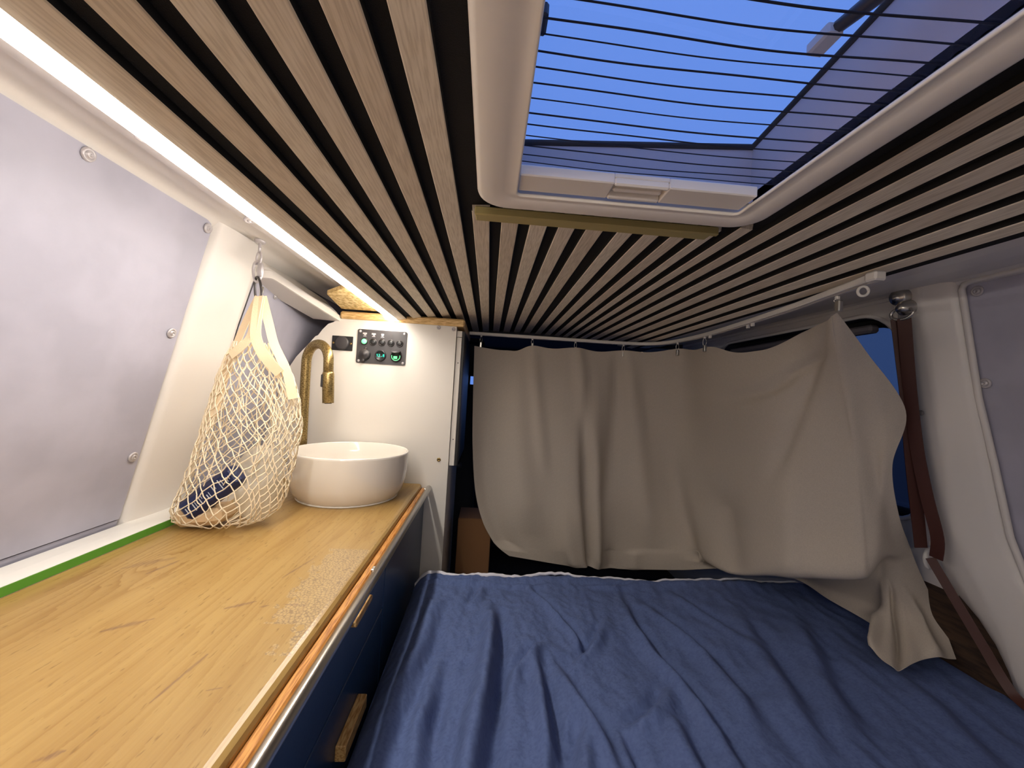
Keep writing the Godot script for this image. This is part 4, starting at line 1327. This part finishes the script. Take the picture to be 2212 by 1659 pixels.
# ------------------------------------------------------------------ bed
func build_bed() -> void:
	var b := thing("bed", V(0.48, -1.15, -0.45), "low plywood bed with mattress under the navy sheet", "bed")
	obj("box", bx(V(-0.205, -1.15, -1.22), V(1.12, -0.74, 0.58), 0.004), mats.brown_ply, b)
	obj("mattress", bx(V(-0.200, -0.74, -1.265), V(1.12, -0.652, 0.58), 0.03), mats.white_cotton, b)
	var folds := [
		[[0.047, -1.10], [0.055, -1.01], [0.049, -0.885], [0.035, -0.75], [0.017, -0.606], [0.0, -0.45]],
		[[0.150, -0.921], [0.148, -0.828], [0.146, -0.72], [0.143, -0.654], [0.124, -0.55]],
		[[0.066, -0.763], [0.09, -0.841], [0.137, -0.904], [0.169, -0.939]],
		[[0.159, -1.231], [0.209, -1.085], [0.249, -0.97]],
		[[0.193, -0.858], [0.219, -0.754], [0.242, -0.682], [0.255, -0.56]],
		[[0.243, -0.999], [0.254, -0.942], [0.255, -0.899]],
		[[0.224, -0.859], [0.292, -0.935], [0.342, -1.024]],
		[[0.445, -1.20], [0.424, -1.028], [0.43, -0.897], [0.447, -0.782], [0.454, -0.684], [0.447, -0.55]],
		[[0.486, -1.151], [0.528, -1.032], [0.555, -0.901], [0.556, -0.785], [0.54, -0.65]],
		[[0.278, -0.701], [0.334, -0.723], [0.377, -0.757], [0.41, -0.808]],
		[[-0.067, -0.90], [-0.074, -0.749], [-0.076, -0.688], [-0.071, -0.55]],
		[[-0.10, -1.12], [-0.105, -0.98], [-0.115, -0.87], [-0.125, -0.70], [-0.12, -0.55]],
		[[-0.022, -1.074], [0.001, -1.15], [0.014, -1.20]],
		[[0.265, -0.701], [0.274, -0.655], [0.271, -0.52]],
		[[0.388, -0.724], [0.379, -0.655], [0.376, -0.52]],
		[[0.764, -1.114], [0.707, -0.905], [0.658, -0.762], [0.605, -0.60]],
		[[0.958, -1.124], [0.79, -0.83], [0.712, -0.66]],
		[[0.982, -0.835], [0.947, -0.72], [0.9, -0.58]],
		[[-0.015, -0.55], [-0.009, -0.688], [-0.004, -0.75]],
		[[0.160, -0.55], [0.194, -0.672], [0.217, -0.711]],
		[[-0.19, -1.215], [-0.042, -1.222], [0.099, -1.215], [0.22, -1.225]],
		[[0.34, -1.22], [0.42, -1.215], [0.50, -1.24]],
		[[0.60, -1.22], [0.66, -1.05], [0.70, -0.9]]]
	var amp := [0.022, 0.014, 0.008, 0.008, 0.012, 0.007, 0.009, 0.012, 0.010, 0.010, 0.014, 0.012, 0.007, 0.008, 0.009, 0.009, 0.010, 0.008, 0.006, 0.007, 0.007, 0.006, 0.005]
	var wid := [0.020, 0.016, 0.012, 0.012, 0.016, 0.010, 0.013, 0.017, 0.022, 0.016, 0.020, 0.022, 0.012, 0.014, 0.018, 0.026, 0.028, 0.030, 0.014, 0.014, 0.010, 0.010, 0.018]
	var n1 := FastNoiseLite.new()
	n1.seed = 8
	n1.frequency = 3.0
	n1.fractal_octaves = 2
	var nx := 250
	var nz := 250
	var rows := []
	for i in nz + 1:
		var z := lerpf(-1.285, 0.20, pow(float(i) / nz, 1.25))
		var r := []
		for j in nx + 1:
			var x := lerpf(-0.198, 1.145, pow(float(j) / nx, 1.15))
			var y := -0.590 + 0.010 * n1.get_noise_2d(x, z * 0.6) + 0.003 * n1.get_noise_2d(x * 3.0, z * 3.0) - 0.007 * absf(n1.get_noise_2d(x * 4.0 + 0.8 * z, z * 1.2 + 7.0)) - 0.005 * absf(n1.get_noise_2d(x * 7.0 - z, z * 4.0 + 2.0)) * clampf(1.3 - x * 1.6, 0.0, 1.0)
			for k in folds.size():
				var f: Array = folds[k]
				var w: float = wid[k]
				var best := 9.0
				var sgn := 1.0
				var fade := 1.0
				for s in f.size() - 1:
					var ax: float = f[s][0]; var az: float = f[s][1]
					var bx_: float = f[s + 1][0]; var bz: float = f[s + 1][1]
					if x < minf(ax, bx_) - 4.0 * w or x > maxf(ax, bx_) + 4.0 * w or z < minf(az, bz) - 4.0 * w or z > maxf(az, bz) + 4.0 * w:
						continue
					var dx := bx_ - ax
					var dz := bz - az
					var t := clampf(((x - ax) * dx + (z - az) * dz) / (dx * dx + dz * dz), 0.0, 1.0)
					var ex := x - ax - dx * t
					var ez := z - az - dz * t
					var d := sqrt(ex * ex + ez * ez)
					if d < best:
						best = d
						sgn = signf(dx * ez - dz * ex)
						fade = sin(PI * clampf((s + t) / (f.size() - 1), 0.0, 1.0) * 0.92 + 0.12)
				if best < 4.0 * w:
					var d := best * sgn / w
					y += 1.9 * amp[k] * clampf(fade, 0.0, 1.0) * (exp(-(d - 0.6) * (d - 0.6)) - 0.75 * exp(-(d + 0.9) * (d + 0.9) * 1.6))
			# rounded border: left side drops to the cabinet, far end over the mattress edge
			var dl := x + 0.198
			if dl < 0.07:
				y -= 0.055 * pow(1.0 - dl / 0.07, 2.5)
			var df := z + 1.285
			if df < 0.03:
				y -= 0.012 * pow(1.0 - df / 0.03, 2.0)
			y += 0.006 * exp(-pow((df - 0.03) / 0.02, 2.0))
			var edge := 0.012 * n1.get_noise_2d(x * 2.2 + 30.0, 4.0) + 0.012 * sin(x * 9.0 - 0.5)
			r.append(V(x, maxf(y, -0.645), z - edge * exp(-df / 0.04)))
		rows.append(r)
	var st := mb(true)
	sheet(st, rows, 0.002)
	var sh := thing("bed_sheet", V(0.47, -0.61, -0.55), "rumpled navy blue cotton sheet covering the bed", "sheet")
	obj("cloth", done(st), mats.navy_cotton, sh)
	var pts := []
	for j in range(0, nx + 1, 2):
		var p: Vector3 = rows[0][j]
		pts.append(p + Vector3(0, 0.006 + 0.002 * sin(p.x * 31.0), -0.002))
	st = mb(true)
	var hr := []
	for p in pts:
		hr.append(0.0085 - 0.005 * clampf((p.x + 0.1) / 0.5, 0.0, 1.0))
	tube(st, pts, hr, 8)
	obj("white_hem", done(st), mats.white_cotton, sh)

# ------------------------------------------------------------------ curtain
func build_curtain() -> void:
	var path := arc_pts([V(-0.096, 0.245, -1.681), V(0.135, 0.245, -1.676), V(0.369, 0.245, -1.673), V(0.563, 0.245, -1.668), V(0.672, 0.245, -1.640), V(0.728, 0.245, -1.560), V(0.750, 0.245, -1.430), V(0.752, 0.245, -1.250), V(0.722, 0.245, -0.930), V(0.694, 0.245, -0.750), V(0.678, 0.245, -0.661)], 6)
	var t := thing("curtain_track", V(0.40, 0.238, -1.60), "thin white curtain track bent round the front corner of the ceiling", "curtain track")
	var rows := []
	for i in path.size():
		var d: Vector3 = (path[mini(i + 1, path.size() - 1)] - path[maxi(i - 1, 0)]).normalized()
		var s := d.cross(Vector3.UP).normalized()
		var r := []
		for e in [[-0.008, -0.0065], [-0.009, -0.004], [-0.009, 0.0045], [-0.007, 0.0065], [0.007, 0.0065], [0.009, 0.0045], [0.009, -0.004], [0.008, -0.0065], [0.003, -0.0065], [0.003, -0.003], [-0.003, -0.003], [-0.003, -0.0065], [-0.008, -0.0065]]:
			r.append(path[i] + s * e[0] + Vector3(0, e[1], 0))
		rows.append(r)
	var st := mb()
	sheet(st, rows, 0.0)
	obj("track", done(st), mats.rail_white, t)
	obj("end_cap", bx(V(0.666, 0.237, -0.662), V(0.688, 0.254, -0.640), 0.003), mats.rail_white, t)
	st = mb(true)
	var lp := []
	for k in 21:
		var a := TAU * k / 20.0
		lp.append(V(0.680 + 0.0065 * cos(a), 0.226 + 0.009 * sin(a), -0.676 + 0.004 * cos(a)))
	tube(st, lp, 0.0024, 8, false, true)
	obj("end_ring", done(st), mats.rail_white, t)
	for p in [[0.754, -1.30], [0.745, -1.09], [0.738, -1.06]]:
		obj("glider", bx(V(p[0] - 0.004, 0.229, p[1] - 0.004), V(p[0] + 0.004, 0.240, p[1] + 0.004), 0.001), mats.rail_white, t)
	# clips
	var hang := [[-0.045, -1.680, 0.197], [0.177, -1.676, 0.207], [0.366, -1.673, 0.202], [0.577, -1.666, 0.197], [0.738, -1.50, 0.196], [0.752, -1.330, 0.196], [0.706, -0.757, 0.217]]
	for i in hang.size():
		var x: float = hang[i][0]
		var z: float = hang[i][1]
		var yb: float = hang[i][2]
		var where: String = "at the pulled-up loose end of the curtain" if i == 6 else ["at the tower cabinet end of the curtain", "second along the curtain from the tower cabinet", "third along the curtain from the tower cabinet", "fourth along the curtain from the tower cabinet", "just before the bend of the track", "just past the bend of the track"][i]
		var c := thing("curtain_clip", V(x, yb - 0.01, z), "small silver curtain clip " + where, "clip", "clips hanging the beige curtain")
		var g := mb()
		cbox(g, V(x, 0.2355, z), Vector3(0.008, 0.008, 0.008), 0.002)
		obj("glider", done(g), mats.rail_white, c)
		g = mb(true)
		var ring := []
		for k in 17:
			var a := TAU * k / 16.0
			ring.append(V(x, (0.232 + yb + 0.010) / 2.0 + (0.232 - yb - 0.008) / 2.0 * sin(a), z) + Vector3(0.0045 * cos(a), 0, 0.003 * cos(a)))
		tube(g, ring, 0.0009, 6, false, true)
		obj("ring", done(g), mats.steel, c)
		g = mb()
		cbox(g, V(x, yb, z + 0.004), Vector3(0.010, 0.024, 0.012), 0.002)
		obj("jaw", done(g), mats.steel, c)
	# cloth through a net of measured points
	var nu := 13
	var cols := CURTAIN_NET.size()
	var rws: int = CURTAIN_NET[0].size()
	var subs := 14
	var fine := []                                            # along the cloth first
	for j in rws:
		var line := []
		for i in cols:
			line.append(CURTAIN_NET[i][j] + Vector3(0, LENS, 0))
		fine.append(arc_pts(line, subs))
	var m: int = fine[0].size()
	rows = []
	for i in m:
		var line := []
		for j in rws:
			line.append(fine[j][i])
		rows.append(arc_pts(line, 12))
	# soft folds: [column, row] start and end, half width in columns, depth
	var fl := [[3.20, 1.6, 3.18, 8.0, 0.10, -0.030], [3.42, 1.2, 3.36, 8.0, 0.14, 0.012], [4.05, 0.0, 4.55, 4.6, 0.15, 0.012], [3.95, 0.0, 3.7, 3.0, 0.14, -0.010], [3.05, 0.0, 3.3, 2.2, 0.12, 0.010], [4.75, 2.0, 5.3, 6.0, 0.20, -0.016], [1.3, 0.3, 1.6, 4.0, 0.5, 0.010], [2.0, 0.0, 2.2, 2.5, 0.16, 0.008], [0.4, 1.0, 0.5, 6.0, 0.3, -0.014], [8.8, 0.0, 7.0, 2.7, 0.22, -0.007], [8.3, 0.6, 6.6, 1.0, 0.5, -0.010], [7.4, 3.0, 7.3, 5.0, 0.3, 0.006], [9.8, 7.0, 10.2, 8.0, 0.22, 0.010], [10.9, 6.6, 11.2, 8.0, 0.22, -0.012], [11.8, 6.6, 12.3, 8.0, 0.25, 0.010], [5.9, 3.2, 6.1, 5.0, 0.3, -0.010], [2.6, 4.0, 2.65, 8.0, 0.2, 0.008], [3.8, 5.0, 3.85, 8.0, 0.12, -0.008], [4.3, 5.6, 4.3, 8.0, 0.10, 0.007]]
	var grid := []
	for j in rows[0].size():
		var line := []
		for i in m:
			var p: Vector3 = rows[i][j]
			var cu := float(i) / subs
			var cr := float(j) / 12.0
			var h := 0.0
			for f in fl:
				var t0: float = (cr - f[1]) / (f[3] - f[1])
				if t0 < -0.15 or t0 > 1.15:
					continue
				var at: float = lerpf(f[0], f[2], t0)
				var dd: float = (cu - at) / f[4]
				if absf(dd) < 3.0:
					var tap := clampf((t0 + 0.15) / 0.35, 0, 1) * clampf((1.15 - t0) / 0.3, 0, 1)
					h += 2.1 * f[5] * exp(-dd * dd) * tap
			var du: Vector3 = rows[mini(i + 1, m - 1)][j] - rows[maxi(i - 1, 0)][j]
			var dv: Vector3 = rows[i][mini(j + 1, rows[0].size() - 1)] - rows[i][maxi(j - 1, 0)]
			var nn := dv.cross(du).normalized()
			if nn.dot(V(0, 0, 0) - p) < 0.0:
				nn = -nn
			p += nn * h
			if cu > 1.0 and cu < 7.0:
				p.y -= 0.010 * pow(sin(PI * cu), 2.0) * exp(-cr * 2.5)
			if cr > 7.5 and cu > 8.0:
				p.y = maxf(p.y, -0.575 + LENS)
			line.append(p)
		grid.append(line)
	st = mb(true)
	sheet(st, grid, 0.0016)
	var cu := obj("curtain", done(st), mats.linen)
	tag(cu, "beige linen curtain across the cab and down onto the bed", "curtain")

# ------------------------------------------------------------------ strap on the right pillar
func build_straps() -> void:
	var b := thing("seat_belt", V(1.09, -0.60, -0.84), "brown webbing belt hanging from a bolted anchor on the pillar", "seat belt")
	var st := mb(true)
	var f := Basis(Vector3(0, 0, 1), Vector3(-1, -0.2, 0).normalized(), Vector3(0, 1, 0)).orthonormalized()
	lathe(st, [Vector2(0.020, -0.022), Vector2(0.020, 0.006), Vector2(0.016, 0.012), Vector2(0.009, 0.012), Vector2(0.008, 0.017), Vector2(0.0, 0.018)], V(0.972, 0.284, -0.872), 20, f)
	lathe(st, [Vector2(0.017, -0.022), Vector2(0.017, 0.010), Vector2(0.010, 0.016), Vector2(0.009, 0.020), Vector2(0.0, 0.021)], V(0.976, 0.257, -0.860), 20, f)
	obj("anchor_bolt", done(st), mats.steel, b)
	st = mb(true)
	var lp := []
	for k in 25:
		var a := TAU * k / 24.0
		lp.append(V(0.966 + 0.003 * cos(a), 0.242 + 0.014 * sin(a), -0.862 + 0.022 * cos(a)))
	tube(st, lp, 0.0035, 8, false, true)
	obj("loop", done(st), mats.steel, b)
	var w := Vector3(0.25, 0.0, 1.0)
	var runs := [
		[V(0.968, 0.232, -0.872), V(0.985, 0.145, -0.874), V(1.005, 0.045, -0.877), V(1.028, -0.07, -0.885), V(1.048, -0.17, -0.890), V(1.066, -0.26, -0.893), V(1.075, -0.318, -0.893)],
		[V(0.966, 0.230, -0.856), V(0.984, 0.14, -0.862), V(1.003, 0.05, -0.868), V(1.030, -0.08, -0.872), V(1.052, -0.19, -0.866), V(1.070, -0.28, -0.857), V(1.080, -0.332, -0.866)],
		[V(1.081, -0.336, -0.878), V(1.096, -0.409, -0.841), V(1.112, -0.488, -0.800), V(1.120, -0.545, -0.767), V(1.118, -0.568, -0.735), V(1.10, -0.572, -0.65)]]
	for i in 3:
		var tp := mb(true)
		var pts := arc_pts(runs[i], 6)
		var ac := []
		for k in pts.size():
			var t := float(k) / pts.size()
			ac.append([Vector3(0.75, 0, 0.5 - 0.3 * t), Vector3(0.5 - 0.3 * t, 0, 0.8), Vector3(0.5, 0.35, 0.6)][i])
		ribbon(tp, pts, [0.026, 0.024, 0.018][i], ac, 0.0022)
		obj("webbing", done(tp), mats.belt, b)
	# hook below the window
	var hk := thing("coat_hook", V(1.10, -0.36, -0.905), "small white hook on the wall behind the brown belt", "hook")
	st = mb(true)
	tube(st, arc_pts([V(1.135, -0.318, -0.903), V(1.105, -0.322, -0.900), V(1.092, -0.345, -0.897), V(1.100, -0.365, -0.897), V(1.112, -0.360, -0.897)], 6), 0.0055, 10)
	obj("prong", done(st), mats.white_plastic, hk)
	obj("plate", bx(V(1.118, -0.345, -0.915), V(1.150, -0.305, -0.890), 0.003), mats.white_plastic, hk)

# ------------------------------------------------------------------ LED strip
func build_led() -> void:
	var t := thing("led_strip", V(-0.375, 0.25, -0.60), "glowing LED strip light along the ceiling edge above the worktop", "light")
	var st := mb(true)
	var rows := []
	for z in [0.30, -1.455]:
		var r := []
		for k in 21:
			var a := TAU * k / 20.0
			var q := Vector2(0.0205 * cos(a), 0.0095 * sin(a)).rotated(-0.32)
			r.append(V(-0.3745 + q.x, 0.2512 + q.y, z))
		rows.append(r)
	sheet(st, rows, 0.0)
	obj("led_diffuser", done(st), glow("led_glow", Color(1.0, 0.97, 0.93), 24.0), t)
	obj("channel", bx(V(-0.3720, 0.2610, -1.455), V(-0.3640, 0.2650, 0.30), 0.001), mats.rail_white, t)
	obj("clip", bx(V(-0.3640, 0.2620, -1.45), V(-0.352, 0.2650, 0.30), 0.0008), mats.rail_white, t)
	var t2 := thing("led_strip", V(-0.02, 0.25, 0.53), "LED strip light across the rear end of the ceiling above the bed", "light")
	st = mb(true)
	tube(st, [V(-0.32, 0.252, 0.53), V(0.28, 0.252, 0.53)], 0.0085, 12)
	obj("led_diffuser", done(st), mats.led_glow, t2)
	obj("channel", bx(V(-0.325, 0.2608, 0.522), V(0.28, 0.2640, 0.538), 0.0008), mats.rail_white, t2)
